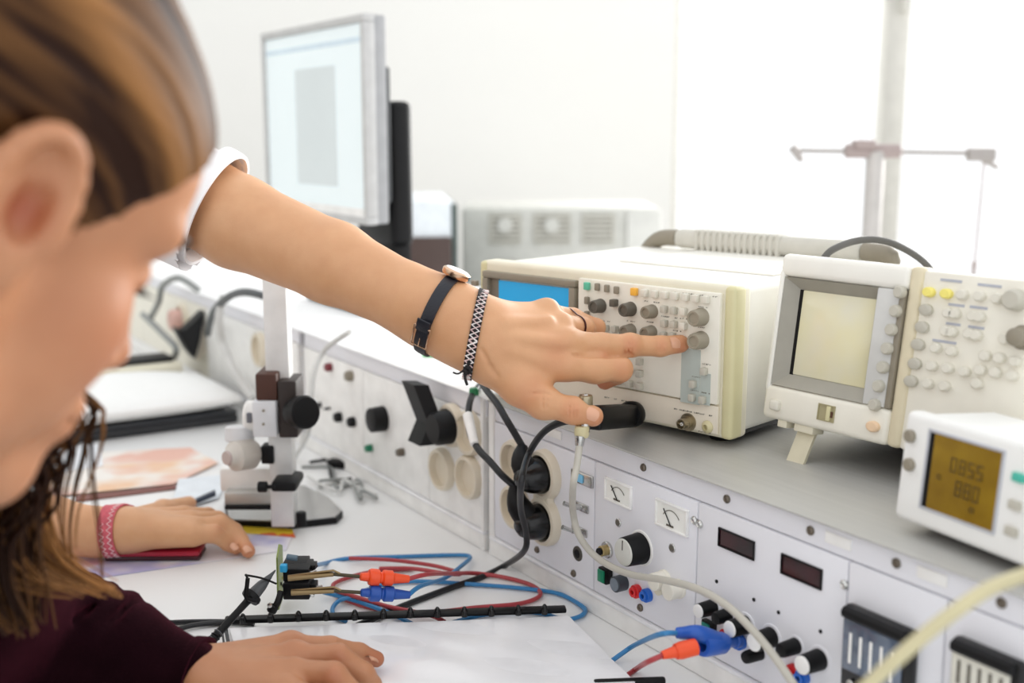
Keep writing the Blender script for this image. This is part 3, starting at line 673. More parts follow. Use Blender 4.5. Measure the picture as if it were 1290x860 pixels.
for zz in (zt_ - .085, zt_ - .20):
    for i, (a, b) in enumerate(((616, 656), (672, 718), (733, 773))):
        xa, xb = P(a, 300, 2.8).x - rk.location.x, P(b, 300, 2.8).x - rk.location.x
        f_ = MB().ring(xa, xb, zz, zz + .072, .006, -.008, .001, .001).part('vent_frame', ven, rk)
        MB().b2((xa, -.002, zz), (xb, .0, zz + .072)).part('vent_back', M('vent_shade', 'A6A49A', .7), rk)
        for k in range(5): MB().b2((xa + .006, -.007, zz + .011 + k * .012), (xb - .006, -.001, zz + .016 + k * .012), .001).part('vent_slat', M('vent_slat', 'CFCdc4', .6), f_)
        if i < 2: MB().cyl(((xa + xb) / 2, -.002, zz + .045), ((xa + xb) / 2, -.016, zz + .045), .018, None, 24, .002).part('vent_knob', rkm, f_)
# ================================================================== soft bodies: signed distance fields meshed with surface nets
class Sdf:
    def __init__(s): s.p = []
    def cap(s, a, b, ra, rb, k=.008, sub=False, flat=None):
        s.p.append(('c', np.array(a, float), np.array(b, float), ra, rb, k, sub)); return s
    def chain(s, pts, rs, k=.006):
        for i in range(len(pts) - 1): s.cap(pts[i], pts[i + 1], rs[i], rs[i + 1], k)
        return s
    def ell(s, c, r, k=.01, rot=None, sub=False):
        R = np.array(rot, float) if rot is not None else np.eye(3)      # columns: axes
        s.p.append(('e', np.array(c, float), np.array(r, float), R, None, k, sub)); return s
    def val(s, X):
        D = np.full(X.shape[:-1], .08)
        for q in s.p: D = s._op(D, s._d(q, X), q)
        return D
    @staticmethod
    def _d(q, X):
        if q[0] == 'c':
            ab = q[2] - q[1]; L = ab @ ab; v = X - q[1]
            t = np.clip((v @ ab) / L, 0, 1) if L > 1e-12 else np.zeros(X.shape[:-1])
            return np.sqrt(((v - t[..., None] * ab) ** 2).sum(-1)) - (q[3] + (q[4] - q[3]) * t)
        v = (X - q[1]) @ q[3]; k0 = np.sqrt(((v / q[2]) ** 2).sum(-1)); k1 = np.sqrt(((v / q[2] ** 2) ** 2).sum(-1)) + 1e-9
        return k0 * (k0 - 1) / k1
    @staticmethod
    def _op(D, d, q):
        k = q[5]
        if q[6]:
            h = np.maximum(k - np.abs(D + d), 0) / k; return np.maximum(D, -d) + h * h * k / 4
        h = np.maximum(k - np.abs(D - d), 0) / k; return np.minimum(D, d) - h * h * k / 4
    def bounds(s):
        lo = np.full(3, 9.); hi = np.full(3, -9.)
        for q in s.p:
            if q[6]: continue
            if q[0] == 'c':
                r = max(q[3], q[4]); lo = np.minimum(lo, np.minimum(q[1], q[2]) - r); hi = np.maximum(hi, np.maximum(q[1], q[2]) + r)
            else:
                r = q[2].max(); lo = np.minimum(lo, q[1] - r); hi = np.maximum(hi, q[1] + r)
        return lo, hi
    def grid(s, res):
        lo, hi = s.bounds(); lo = lo - res * 4; hi = hi + res * 4
        n = np.ceil((hi - lo) / res).astype(int) + 1
        D = np.full(n, .08, dtype=np.float64)
        for q in s.p:
            if q[0] == 'c': r = max(q[3], q[4]); a = np.minimum(q[1], q[2]) - r; b = np.maximum(q[1], q[2]) + r
            else: r = q[2].max(); a = q[1] - r; b = q[1] + r
            m = q[5] + res * 3 + .004
            i0 = np.clip(((a - m - lo) / res).astype(int), 0, n); i1 = np.clip(((b + m - lo) / res).astype(int) + 2, 0, n)
            if (i1 <= i0).any(): continue
            ax = [lo[j] + np.arange(i0[j], i1[j]) * res for j in range(3)]
            X = np.stack(np.meshgrid(*ax, indexing='ij'), -1); sl = tuple(slice(i0[j], i1[j]) for j in range(3))
            D[sl] = s._op(D[sl], s._d(q, X), q)
        return D, lo
    def surf(s, res=.002, disp=None):
        D, lo = s.grid(res)
        if disp is not None:
            pass
        S = D < 0; n = np.array(D.shape)
        c = np.zeros(n - 1, int)
        for dx in (0, 1):
            for dy in (0, 1):
                for dz in (0, 1): c += S[dx:n[0] - 1 + dx, dy:n[1] - 1 + dy, dz:n[2] - 1 + dz]
        act = (c > 0) & (c < 8); idx = np.full(act.shape, -1); I = np.argwhere(act); idx[act] = np.arange(len(I))
        acc = np.zeros((len(I), 3)); cnt = np.zeros(len(I))
        co = [(x, y, z) for x in (0, 1) for y in (0, 1) for z in (0, 1)]
        vals = {o: D[I[:, 0] + o[0], I[:, 1] + o[1], I[:, 2] + o[2]] for o in co}
        for o in co:
            for j in range(3):
                if o[j]: continue
                o2 = list(o); o2[j] = 1; o2 = tuple(o2); a = vals[o]; b = vals[o2]; m = (a < 0) != (b < 0)
                t = np.where(m, a / (a - b + 1e-15), 0); p = np.tile(np.array(o, float), (len(I), 1)); p[:, j] = t
                acc[m] += p[m]; cnt[m] += 1
        Vv = lo + (I + acc / cnt[:, None]) * res
        F = []
        for j in range(3):
            a, b = (j + 1) % 3, (j + 2) % 3
            s0 = [slice(1, n[k] - 1) for k in range(3)]; s1_ = list(s0); s0[j] = slice(0, n[j] - 1); s1_[j] = slice(1, n[j])
            e = S[tuple(s0)] != S[tuple(s1_)]; Q = np.argwhere(e)
            for k in range(3):
                if k != j: Q[:, k] += 1
            fl = S[Q[:, 0], Q[:, 1], Q[:, 2]]
            def g(da, db): q = Q.copy(); q[:, a] -= da; q[:, b] -= db; return idx[q[:, 0], q[:, 1], q[:, 2]]
            f = np.stack([g(0, 0), g(1, 0), g(1, 1), g(0, 1)], 1); f[~fl] = f[~fl][:, ::-1]; F.append(f)
        F = np.concatenate(F); F = F[(F >= 0).all(1)]
        return Vv, F
def skin_mesh(name, blocks, mat, root=None, tints=None, label=None, world=True):
    """join the surfaces of several fields into one mesh object; tints: list of (point, radius, amount) stored as a colour attribute"""
    Vs = []; Fs = []; o = 0
    for Vv, F in blocks: Vs.append(Vv); Fs.append(F + o); o += len(Vv)
    Vv = np.concatenate(Vs); F = np.concatenate(Fs)
    T = np.zeros(len(Vv))
    for (p, r, amt) in (tints or []):
        d = np.sqrt(((Vv - np.array(p)) ** 2).sum(1)); T = np.maximum(T, amt * np.exp(-(d / r) ** 2))
    if root is not None:
        m = np.array(WM[root.name].inverted()); Vv = Vv @ m[:3, :3].T + m[:3, 3]
    me = bpy.data.meshes.new(name)
    me.vertices.add(len(Vv)); me.vertices.foreach_set('co', Vv.ravel())
    me.loops.add(F.size); me.loops.foreach_set('vertex_index', F.ravel().astype(np.int32))
    me.polygons.add(len(F)); me.polygons.foreach_set('loop_start', np.arange(0, F.size, 4, dtype=np.int32)); 
    me.update(calc_edges=True); me.validate()
    me.polygons.foreach_set('use_smooth', np.ones(len(me.polygons), bool))
    at_ = me.attributes.new('flush', 'FLOAT', 'POINT'); at_.data.foreach_set('value', T.astype(np.float32))
    me.materials.append(mat)
    ob = bpy.data.objects.new(name, me); COL.objects.link(ob)
    if root is not None: ob.parent = root; WM[ob.name] = WM[root.name]
    if label: ob['label'] = label
    return ob
def skin_mat(name, base, flush, rough=.45, sss=.12):
    m = bpy.data.materials.new(name); m.use_nodes = True; nt = m.node_tree; N = nt.nodes; L = nt.links; b = N['Principled BSDF']
    b.inputs['Roughness'].default_value = rough; b.inputs['Subsurface Weight'].default_value = sss; b.inputs['Subsurface Radius'].default_value = (1, .4, .25); b.inputs['Subsurface Scale'].default_value = .005
    at_ = N.new('ShaderNodeAttribute'); at_.attribute_name = 'flush'
    tc = N.new('ShaderNodeTexCoord'); no = N.new('ShaderNodeTexNoise'); no.inputs['Scale'].default_value = 45; no.inputs['Detail'].default_value = 5; L.new(tc.outputs['Object'], no.inputs['Vector'])
    rp = N.new('ShaderNodeValToRGB'); e = rp.color_ramp.elements; e[0].position = .3; e[1].position = .72
    c = lin(base); e[0].color = (c[0] * .95, c[1] * .90, c[2] * .86, 1); e[1].color = (min(1, c[0] * 1.04), min(1, c[1] * 1.04), min(1, c[2] * 1.04), 1)
    L.new(no.outputs['Fac'], rp.inputs[0]); mx = N.new('ShaderNodeMix'); mx.data_type = 'RGBA'
    L.new(at_.outputs['Fac'], mx.inputs['Factor']); L.new(rp.outputs[0], mx.inputs['A']); mx.inputs['B'].default_value = (*lin(flush), 1)
    L.new(mx.outputs['Result'], b.inputs['Base Color'])
    n2 = N.new('ShaderNodeTexVoronoi'); n2.inputs['Scale'].default_value = 900; L.new(tc.outputs['Object'], n2.inputs['Vector'])
    bp = N.new('ShaderNodeBump'); bp.inputs['Strength'].default_value = .12; bp.inputs['Distance'].default_value = .0006; L.new(n2.outputs['Distance'], bp.inputs['Height']); L.new(bp.outputs[0], b.inputs['Normal'])
    MATS[name] = m; return m
def arr(v): return np.array(tuple(v), float)
def hug(sd, c, ax, width, thick, n=64, tilt=None, off=0.0):
    """band around a limb: marches outward from c until the field's surface, returns an MB ring"""
    c = arr(c); ax = arr(ax); ax = ax / np.linalg.norm(ax); u = np.cross(ax, [0, 0, 1.]); u /= np.linalg.norm(u); w_ = np.cross(ax, u)
    mb = MB(); vs = []; fs = []; rr = [(-width / 2, 0), (-width / 2, 1), (-width / 4, 1.15), (width / 4, 1.15), (width / 2, 1), (width / 2, 0)]
    rad = []
    for k in range(n):
        a = 2 * math.pi * k / n; d = u * math.cos(a) + w_ * math.sin(a); row = []
        for (t, h_) in rr:
            ts = np.linspace(.004, .07, 100); X = c + ax * t + d * ts[:, None]; v = sd.val(X); i = np.argmax(v > 0); row.append(ts[i])
        rad.append(row)
    rad = np.array(rad)
    for j in range(3): rad = (np.roll(rad, 1, 0) + rad * 2 + np.roll(rad, -1, 0)) / 4
    m = len(rr); pts = []
    for k in range(n):
        a = 2 * math.pi * k / n; d = u * math.cos(a) + w_ * math.sin(a)
        for i, (t, h_) in enumerate(rr): vs.append(V(c + ax * t + d * (rad[k][i] + .0003 + off + thick * h_)))
        pts.append(V(c + d * (rad[k][m // 2] + thick * 1.15 + off)))
    for k in range(n):
        k2 = (k + 1) % n
        for i in range(m): i2 = (i + 1) % m; fs.append((k * m + i, k * m + i2, k2 * m + i2, k2 * m + i))
    mb.add(vs, fs); return mb, pts
# ================================================================== people
skinA = skin_mat('skin_light', 'D2A077', 'C67B58'); skinB = skin_mat('skin_warm', 'BB8460', 'AE6245')
nail_m = M('nail', 'D9A384', .3, coat=.2, var=.02)
def nail(root, tip, along, up, w_=.0052, l_=.0062):
    """small curved nail plate, a child of the person"""
    a = V(along).normalized(); u = V(up); u = (u - a * u.dot(a)).normalized(); s_ = a.cross(u); c = V(tip)
    vs = []; fs = []; n = 7
    for i in range(n):
        for j in range(n):
            x = (i / (n - 1) * 2 - 1); y = (j / (n - 1) * 2 - 1); ww = w_ * (1 - .12 * max(0, y) ** 2 - .1 * max(0, -y) ** 2)
            vs.append(c + s_ * x * ww + a * y * l_ * (1 - .18 * x * x) + u * (-(x * x) * w_ * .42 - (y * y) * l_ * .10))
    for i in range(n - 1):
        for j in range(n - 1): fs.append((i * n + j, i * n + j + 1, (i + 1) * n + j + 1, (i + 1) * n + j))
    m = len(vs); vs += [v - u * .0006 for v in vs]; fs += [tuple(m + k for k in reversed(f)) for f in fs]
    MB().add(vs, fs).part('fingernail', nail_m, root, world=True)
TOC = -FW                                                # towards the viewer's side of the room
# ---------------------------------------------------------- person with the pointing arm (stands at the left, leaning over the bench)
p2 = thing('person', 'person in a white shirt leaning in from the left, pointing at the blue-screened oscilloscope', 'person', (-.86, .90, 0))
pr = lambda *a: arr(P(*a))
hand = Sdf()
EL = pr(205, 226, 1.12)
hand.chain([EL, pr(300, 280, 1.08), pr(420, 331, 1.045), pr(515, 377, 1.015), pr(575, 405, 1.0), pr(612, 424, .995)], [.047, .0425, .0365, .0300, .0275, .0255], .01)
hand.cap(pr(560, 385, 1.01), pr(610, 410, 1.0), .022, .020, .02)
hand.cap(pr(540, 408, 1.01), pr(615, 450, .995), .020, .021, .02)
MC = {'i': pr(712, 461, 1.000), 'm': pr(720, 432, 1.008), 'r': pr(706, 410, 1.022), 'p': pr(686, 394, 1.034)}
WR = {'i': pr(620, 444, .992), 'm': pr(618, 428, .990), 'r': pr(614, 412, .994), 'p': pr(610, 400, 1.0)}
for k, r0, r1 in (('i', .0150, .0125), ('m', .0150, .0122), ('r', .0145, .0115), ('p', .0130, .0105)): hand.cap(WR[k], MC[k], r0, r1, .014)
hand.cap(pr(640, 440, 1.012), pr(690, 440, 1.028), .017, .015, .015)
hand.cap(pr(625, 455, 1.0), pr(672, 492, .995), .020, .016, .014)
# knuckle of the little finger makes the highest point of the outline
hand.ell(pr(690, 389, 1.03), (.0088, .0088, .0088), .010)
hand.ell(pr(716, 428, 1.000), (.0085, .0085, .0085), .008)
# extended middle finger
hand.chain([MC['m'], pr(758, 434, 1.018), pr(794, 435, 1.028), pr(832, 436, 1.036), pr(857, 433, 1.041)], [.0112, .0102, .0098, .0090, .0082], .004)
hand.ell(pr(794, 434, 1.026), (.0100, .0100, .0100), .004)
for (a_, b_) in (((640, 424), (708, 432)), ((640, 440), (700, 460)), ((636, 408), (690, 404))): hand.cap(pr(*a_, .9775), pr(*b_, .9925 if b_[1] > 410 else 1.004), .0036, .0036, .008)
# folded index finger in front
hand.chain([MC['i'], pr(750, 465, 1.008), pr(781, 464, 1.016)], [.0125, .0118, .0112], .006)
hand.chain([pr(781, 466, 1.018), pr(778, 470, 1.040), pr(762, 480, 1.046)], [.0110, .0092, .0078], .004)
def surf_d(sd, x, y, d0, d1):
    """depth at which the sight line through (x, y) first meets the field"""
    ds = np.linspace(d0, d1, 160); r = arr(ray(x, y)); v = sd.val(arr(CAM) + r * ds[:, None]); i = int(np.argmax(v < 0)); return ds[i]
def groove(sd, pp, d0, d1, r, k=.001, lift=.0):
    q = [pr(x, y, surf_d(sd, x, y, d0, d1) - lift) for x, y in pp]
    for i in range(len(q) - 1): sd.cap(q[i], q[i + 1], r * (.5 + .5 * i / max(1, len(q) - 1)), r * (.5 + .5 * (i + 1) / max(1, len(q) - 1)), k, sub=True)
groove(hand, [(x, 447.5 + .8 * math.sin((x - 722) / 25)) for x in range(722, 796, 6)], .96, 1.05, .0030)
# folded ring and little finger beyond
hand.chain([MC['r'], pr(735, 413, 1.045), pr(742, 416, 1.062)], [.0105, .0095, .0088], .005)
hand.chain([pr(742, 416, 1.062), pr(738, 440, 1.062), pr(728, 450, 1.05)], [.0088, .0082, .0072], .004)
hand.chain([MC['p'], pr(722, 400, 1.052), pr(752, 412, 1.066)], [.0095, .0082, .0075], .005)
hand.chain([pr(752, 412, 1.066), pr(750, 435, 1.066), pr(738, 445, 1.06)], [.0075, .0070, .0064], .004)
# thumb
hand.chain([pr(628, 458, .995), pr(655, 486, .990), pr(684, 507, .985), pr(722, 517, .983), pr(747, 524, .984)], [.018, .0165, .0128, .0104, .0090], .007)
hand.ell(pr(723, 517, .982), (.0112, .0108, .0108), .004)
hand.ell(pr(685, 507, .984), (.0135, .013, .013), .005)
# creases over the joints
def crease(sd, x, y, d, h=6, r=.0008):
    sd.cap(pr(x - 1, y - h, d), pr(x + 1, y + h, d), r, r, .0018, sub=True)
for (cx_, cy_, hh, n_) in ((791, 435, 9, 3), (832, 436, 8, 2), (722, 517, 9, 3), (686, 505, 8, 2)):
    for j in range(n_):
        x_ = cx_ + (j - (n_ - 1) / 2) * 4.2; bow = (j - (n_ - 1) / 2) * .9
        groove(hand, [(x_ + bow * math.cos(t * 1.5), cy_ + hh * t) for t in (-1, -.5, 0, .5, 1)], .94, 1.06, .0009, .0008)
groove(hand, [(668, 497), (676, 495), (684, 494), (692, 496)], .94, 1.04, .0016)
groove(hand, [(606, 440), (612, 450), (618, 462), (626, 474)], .94, 1.04, .0012, .003)
tints = [(pr(722, 450, 1.0), .007, .35), (pr(760, 449, 1.01), .006, .5), (pr(794, 435, 1.02), .008, .75), (pr(833, 436, 1.03), .007, .6), (pr(858, 440, 1.034), .012, .7), (pr(762, 480, 1.045), .016, 1.0), (pr(781, 466, 1.01), .010, .5), (pr(722, 517, .975), .010, .55),
         (pr(668, 496, .985), .014, .7), (pr(752, 530, .978), .012, .6), (pr(742, 412, 1.06), .010, .6), (pr(700, 445, .99), .015, .3), (pr(785, 480, 1.02), .012, .6)]
# hand resting on the bench (right hand)
def pz(x, y, z): return arr(PZ(x, y, z))
h2 = Sdf()
E2 = np.array([-.60, 1.14, .812])
h2.chain([E2, pz(60, 664, TZ + .036), pz(125, 670, TZ + .031)], [.040, .033, .0255], .01)
h2.chain([pz(125, 670, TZ + .031), pz(165, 667, TZ + .034)], [.0245, .022], .01)
mc2 = [pz(242, 674, TZ + .029), pz(244, 664, TZ + .033), pz(240, 655, TZ + .033), pz(232, 648, TZ + .028)]
for i, m_ in enumerate(mc2): h2.cap(pz(160, 672 - i * 4, TZ + .032), m_, .017, .0125 - .0008 * i, .014)
h2.cap(pz(170, 668, TZ + .022), pz(225, 672, TZ + .018), .016, .013, .014)
h2.chain([mc2[0], pz(270, 672, TZ + .029), pz(288, 684, TZ + .015), pz(297, 690, TZ + .009)], [.0108, .0092, .0082, .0072], .004)
h2.chain([mc2[1], pz(278, 660, TZ + .033), pz(300, 676, TZ + .018), pz(313, 694, TZ + .009)], [.0108, .0095, .0084, .0074], .004)
h2.chain([mc2[2], pz(274, 654, TZ + .027), pz(296, 668, TZ + .015), pz(306, 680, TZ + .008)], [.0105, .009, .008, .007], .004)
h2.chain([mc2[3], pz(262, 648, TZ + .020), pz(280, 655, TZ + .012), pz(290, 660, TZ + .008)], [.0095, .008, .0072, .0065], .004)
h2.chain([pz(170, 655, TZ + .028), pz(205, 642, TZ + .018), pz(238, 634, TZ + .010)], [.014, .011, .009], .008)
tints2 = [(pz(297, 690, TZ + .01), .012, .6), (pz(313, 694, TZ + .01), .012, .8), (pz(270, 672, TZ + .035), .01, .4), (pz(278, 660, TZ + .04), .01, .4)]
# torso, neck, head and upper arms of the same body
bd = Sdf()
LS, RS = np.array([-.64, 1.25, 1.27]), np.array([-.56, .95, 1.17]); NB = np.array([-.60, 1.08, 1.30]); HP = np.array([-.90, .93, .92])
bd.cap(HP, (LS + RS) / 2 - np.array([.02, 0, .06]), .13, .13, .06); bd.cap(LS, RS, .055, .055, .06)
bd.chain([LS, (LS + EL) / 2, EL], [.055, .050, .047], .03); bd.chain([RS, (RS + E2) / 2, E2], [.053, .046, .041], .03)
bd.cap(NB - np.array([0, 0, .05]), NB + np.array([.02, .0, .09]), .055, .052, .03)
HC = NB + np.array([.03, .01, .19])
bd.ell(HC + np.array([-.01, 0, .02]), (.092, .076, .098), .02); bd.ell(HC + np.array([.035, .0, -.045]), (.055, .052, .065), .03)
bd.cap(HC + np.array([.085, 0, .0]), HC + np.array([.108, 0, -.035]), .008, .012, .01); bd.ell(HC + np.array([.075, 0, -.085]), (.022, .022, .018), .02)
for sg in (-1, 1):
    bd.ell(HC + np.array([.082, sg * .032, -.002]), (.014, .016, .010), .008, sub=True); bd.ell(HC + np.array([.070, sg * .032, -.004]), (.013, .013, .012), .002)
    bd.ell(HC + np.array([-.005, sg * .078, -.01]), (.02, .008, .03), .006)
bd.cap(HC + np.array([.088, -.018, -.062]), HC + np.array([.088, .018, -.062]), .006, .006, .006)
body2 = skin_mesh('body', [hand.surf(.0016), h2.surf(.002), bd.surf(.005)], skinA, p2, tints + tints2)
nail(p2, P(854, 430, 1.0312), P(866, 430, 1.041) - P(845, 430, 1.033), TOC * .9 + V((0, 0, .35)), .0054, .0068)
nail(p2, P(746, 521, .9735), P(758, 527, .985) - P(738, 518, .984), TOC * .95 + V((0, 0, .25)), .0054, .0064)
nail(p2, PZ(296, 687, TZ + .0165), PZ(300, 694, TZ + .01) - PZ(290, 682, TZ + .018), V((0, -.1, 1)), .0042, .005)
nail(p2, PZ(312, 690, TZ + .017), PZ(317, 697, TZ + .01) - PZ(305, 682, TZ + .018), V((0, -.1, 1)), .0042, .005)
# clothes
shirt = M('white_shirt', 'F1EFF0', .85, var=.02, scale=20, bump=.3, bscale=60)
sh = Sdf(); g_ = .012
sh.cap(HP, (LS + RS) / 2 - np.array([.02, 0, .06]), .13 + g_, .13 + g_, .06); sh.cap(LS, RS, .055 + g_, .055 + g_, .06)
slv = pr(305, 290, 1.083)
sh.chain([LS, (LS + slv) / 2, slv], [.07, .064, .058], .03); sh.chain([RS, (RS * .45 + E2 * .55)], [.068, .058], .03)
sh.cap(NB - np.array([0, 0, .05]), NB + np.array([.01, .0, .0]), .066, .062, .03)
for i in range(6):
    t = (i + .5) / 10; c = LS * (1 - t) + slv * t; sh.ell(c + np.array([0, -.01, .012 * (-1) ** i]), (.018, .066, .064), .02)
SV, SF = sh.surf(.004)
cutp = pr(268, 272, 1.095); cutd = pr(358, 318, 1.095) - cutp; cutd /= np.linalg.norm(cutd)
side_ = ((SV - cutp) @ cutd) > 0; SF = SF[~side_[SF].any(1)]
skin_mesh('shirt', [(SV, SF)], shirt, p2)
mb, pts = hug(hand, cutp - cutd * .006, cutd, .018, .0035, 64, off=.010); mb.part('sleeve_hem', shirt, p2, world=True)
tr_ = Sdf(); tr_.cap(HP + np.array([-.01, 0, .02]), HP - np.array([0.0, 0, .12]), .15, .15, .05)
for sg in (-1, 1):
    q0 = HP + np.array([-.05 * sg * .5, .09 * sg, -.12]); q1 = np.array([-.86 - .02 * sg, .93 + .11 * sg, .06]); tr_.chain([q0, (q0 + q1) / 2 + np.array([.02, 0, 0]), q1], [.09, .065, .05], .03)
trm = M('denim', '3A4558', .9, bump=.3, bscale=400)
skin_mesh('trousers', [tr_.surf(.006)], trm, p2)
for sg in (-1, 1): MB().box((-.82 - .02 * sg, .93 + .11 * sg, .045), (.26, .10, .09), .035, 3).part('shoe', M('shoe_white', 'D8D6D2', .6), p2, world=True)
hr = Sdf(); hr.ell(HC + np.array([-.025, 0, .03]), (.098, .086, .102), .02); hr.cap(HC + np.array([-.08, 0, -.02]), HC + np.array([-.10, 0, -.10]), .05, .03, .03); hr.ell(HC + np.array([.10, 0, -.03]), (.07, .07, .09), .02, sub=True)
skin_mesh('hair', [hr.surf(.005)], M('hair_dark2', '4A3220', .5, stretch=(30, 30, 2)), p2)
# watch: dark strap hugging the wrist, gold case on top, steel buckle underneath
navy = M('strap_navy', '10131F', .45, bump=.2, bscale=500)
c0 = hand; wc = pr(553, 397, 1.006); wax = pr(612, 424, .995) - pr(515, 377, 1.015)
wax2 = arr(P(600, 414, .998) - P(515, 374, 1.01)) 
mb, pts = hug(hand, wc, wax2, .0115, .0018, 72)
strap = mb.part('watch_strap', navy, p2, world=True)
# outermost points for the case (top of the picture) and the buckle (lower front)
def near_px(pts, x, y):
    best = None
    for p in pts:
        v = p - CAM; d = v.dot(FW); q = (645 + FPX * v.dot(RT) / d, 430 - FPX * v.dot(UP) / d); e_ = (q[0] - x) ** 2 + (q[1] - y) ** 2 + d * 3000
        if best is None or e_ < best[0]: best = (e_, p)
    return best[1]
cen = V(wc); ax_ = V(wax2).normalized()
top = max(pts, key=lambda p: p.z); nrm = (top - cen); nrm = (nrm - ax_ * nrm.dot(ax_)).normalized()
gold = M('rose_gold', 'D9B79A', .25, 1.0)
tp = top + nrm * .000
MB().lathe(tp, nrm, [(-.001, .0115), (.0008, .0128), (.004, .0128), (.0052, .0112), (.0054, .001)], 36).part('watch_case', gold, strap, world=True)
MB().lathe(tp + nrm * .0052, nrm, [(0, .0105), (.0006, .0100), (.0006, .0005)], 30).part('watch_dial', white_plastic, strap, world=True)
bp_ = near_px(pts, 537, 427); bn = (bp_ - cen); bn = (bn - ax_ * bn.dot(ax_)).normalized(); bt = ax_.cross(bn).normalized()
def obox(c, X, Y, Z, d, bev=.0003):
    m = Matrix((X, Y, Z)).transposed(); mb = MB().box((0, 0, 0), d, bev); mb.v = [m @ v + V(c) for v in mb.v]; return mb
bk = MB()
for (a, b, dx, dy) in ((-.0072, 0, .0013, .022), (.0072, 0, .0013, .022), (0, -.0105, .0155, .0013), (0, .0105, .0155, .0013)):
    q = obox(bp_ + bn * .0009 + ax_ * a + bt * b, ax_, bt, bn, (dx, dy, .0013)); bk.add(q.v, q.f)
q = obox(bp_ + bn * .0014 + bt * .006, ax_, bt, bn, (.0011, .009, .001)); bk.add(q.v, q.f)
bk.part('buckle', gold, strap, world=True)
q = obox(bp_ + bn * .0006 - bt * .012, ax_, bt, bn, (.0125, .012, .0020), .0008); q.part('strap_keeper', navy, strap, world=True)
# woven bracelet in black with a pale zigzag, its knot hanging at the lower side
bax = arr(P(642, 428, .995) - P(560, 412, .995)); bc_ = pr(599, 421, .998)
mb, pts = hug(hand, bc_, bax, .0085, .0012, 46)
brc = mb.part('woven_bracelet', M('cord_black', '1D1A1C', .8, bump=.5, bscale=700), p2, world=True)
bx_ = V(bax).normalized(); zz = []
for ph in (0, 1):
    mbz = MB(); path = []
    for i, p in enumerate(pts + [pts[0]]):
        nn = (p - V(bc_)); nn = (nn - bx_ * nn.dot(bx_)).normalized()
        for j in (0,):
            path.append(p + nn * .0004 + bx_ * (.0036 if (i + ph) % 2 else -.0036))
    mbz.tube(path, .0009, 6, 1); mbz.part('zigzag_thread', M('thread_pale', 'D9BDBB', .7) if ph == 0 else M('thread_white', 'EDE7E4', .7), brc, world=True)
kp = near_px(pts, 590, 462); 
kn_ = MB()
for i in range(7):
    a = V((random.uniform(-.003, .003), random.uniform(-.003, .001), random.uniform(-.007, .003))); kn_.lathe(kp + a, (random.random(), random.random(), random.random()), [(-.0016, .0008), (-.0008, .0020), (.0008, .0020), (.0016, .0008)], 10)
kn_.tube([kp, kp + V((-.003, -.002, -.008)), kp + V((-.001, -.002, -.016))], .0012, 6, 4).tube([kp, kp + V((-.008, -.002, -.006)), kp + V((-.013, -.002, -.005))], .0008, 6, 4)
kn_.part('bracelet_knot', M('cord_black', '1D1A1C'), brc, world=True)
# thin ring on the ring finger
mb, pts = hug(hand, (pr(735, 413, 1.045) * .7 + MC['r'] * .3), pr(735, 413, 1.045) - MC['r'], .0016, .0008, 36); mb.part('finger_ring', M('ring_dark', '4A2A2A', .3, .8), p2, world=True)
# pink woven bracelet on the other wrist
mb, pts = hug(h2, pz(146, 668, TZ + .032), pz(165, 667, TZ + .034) - pz(125, 670, TZ + .031), .016, .0016, 56)
pk = mb.part('pink_bracelet', M('bracelet_pink', 'C75A66', .7, var=.2, scale=200), p2, world=True)
ax_ = V(pz(165, 667, TZ + .034) - pz(125, 670, TZ + .031)).normalized(); cc = V(pz(146, 668, TZ + .032))
for off, ph in ((-.004, 0), (.004, 1)):
    path = []
    for i, p in enumerate(pts + [pts[0]]):
        nn = (p - cc); nn = (nn - ax_ * nn.dot(ax_)).normalized(); path.append(p + nn * .0003 + ax_ * (off + (.0022 if (i + ph) % 2 else -.0022)))
    MB().tube(path, .0007, 6, 1).part('bracelet_thread', M('thread_light', 'EBC9C9', .7), pk, world=True)
# ---------------------------------------------------------- seated person in the foreground
p1 = thing('person', 'seated person in a dark maroon sweater, head bowed, brown hair, close at the left edge', 'person', (-.56, .40, 0))
Hf = V((.540, .640, -.548)).normalized(); Hu = V((.457, .328, .827)); Hu = (Hu - Hf * Hu.dot(Hf)).normalized(); Hr = Hf.cross(Hu); H0 = V((-.252, .522, 1.180))
HR = np.array([tuple(Hr), tuple(Hf), tuple(Hu)]).T
def hp(x, y, z): return arr(H0 + Hr * x + Hf * y + Hu * z)
hd = Sdf()
def he(c, r, k=.015, sub=False): hd.ell(hp(*c), r, k, HR, sub)
def hc(a, b, ra, rb, k=.01, sub=False): hd.cap(hp(*a), hp(*b), ra, rb, k, sub)
he((0, -.008, .045), (.073, .093, .083), .01)
he((0, .045, .042), (.062, .048, .053), .03)
he((0, .035, -.03), (.055, .058, .075), .03)
for sg in (-1, 1):
    hc((sg * .062, .0, -.035), (sg * .050, .022, -.085), .014, .012, .03); hc((sg * .050, .022, -.085), (sg * .012, .080, -.112), .012, .012, .03)
    he((sg * .041, .063, -.030), (.022, .022, .024), .025)          # cheek
    he((sg * .033, .058, -.062), (.020, .020, .024), .03)
    hc((sg * .012, .092, .026), (sg * .048, .076, .026), .009, .008, .015)      # brow ridge
    he((sg * .032, .092, .006), (.017, .014, .010), .010, True)
    he((sg * .032, .076, .004), (.0135, .0135, .0125), .002)         # eyelid over the eyeball, looking down
    hc((sg * .018, .0885, .000), (sg * .045, .080, .001), .0025, .0020, .003)
hc((0, .092, .015), (0, .109, -.030), .0065, .0088, .012); he((0, .111, -.034), (.0095, .0095, .0085), .008)
for sg in (-1, 1): he((sg * .0112, .101, -.038), (.0072, .009, .007), .006); he((sg * .006, .106, -.0445), (.0035, .004, .003), .002, True)
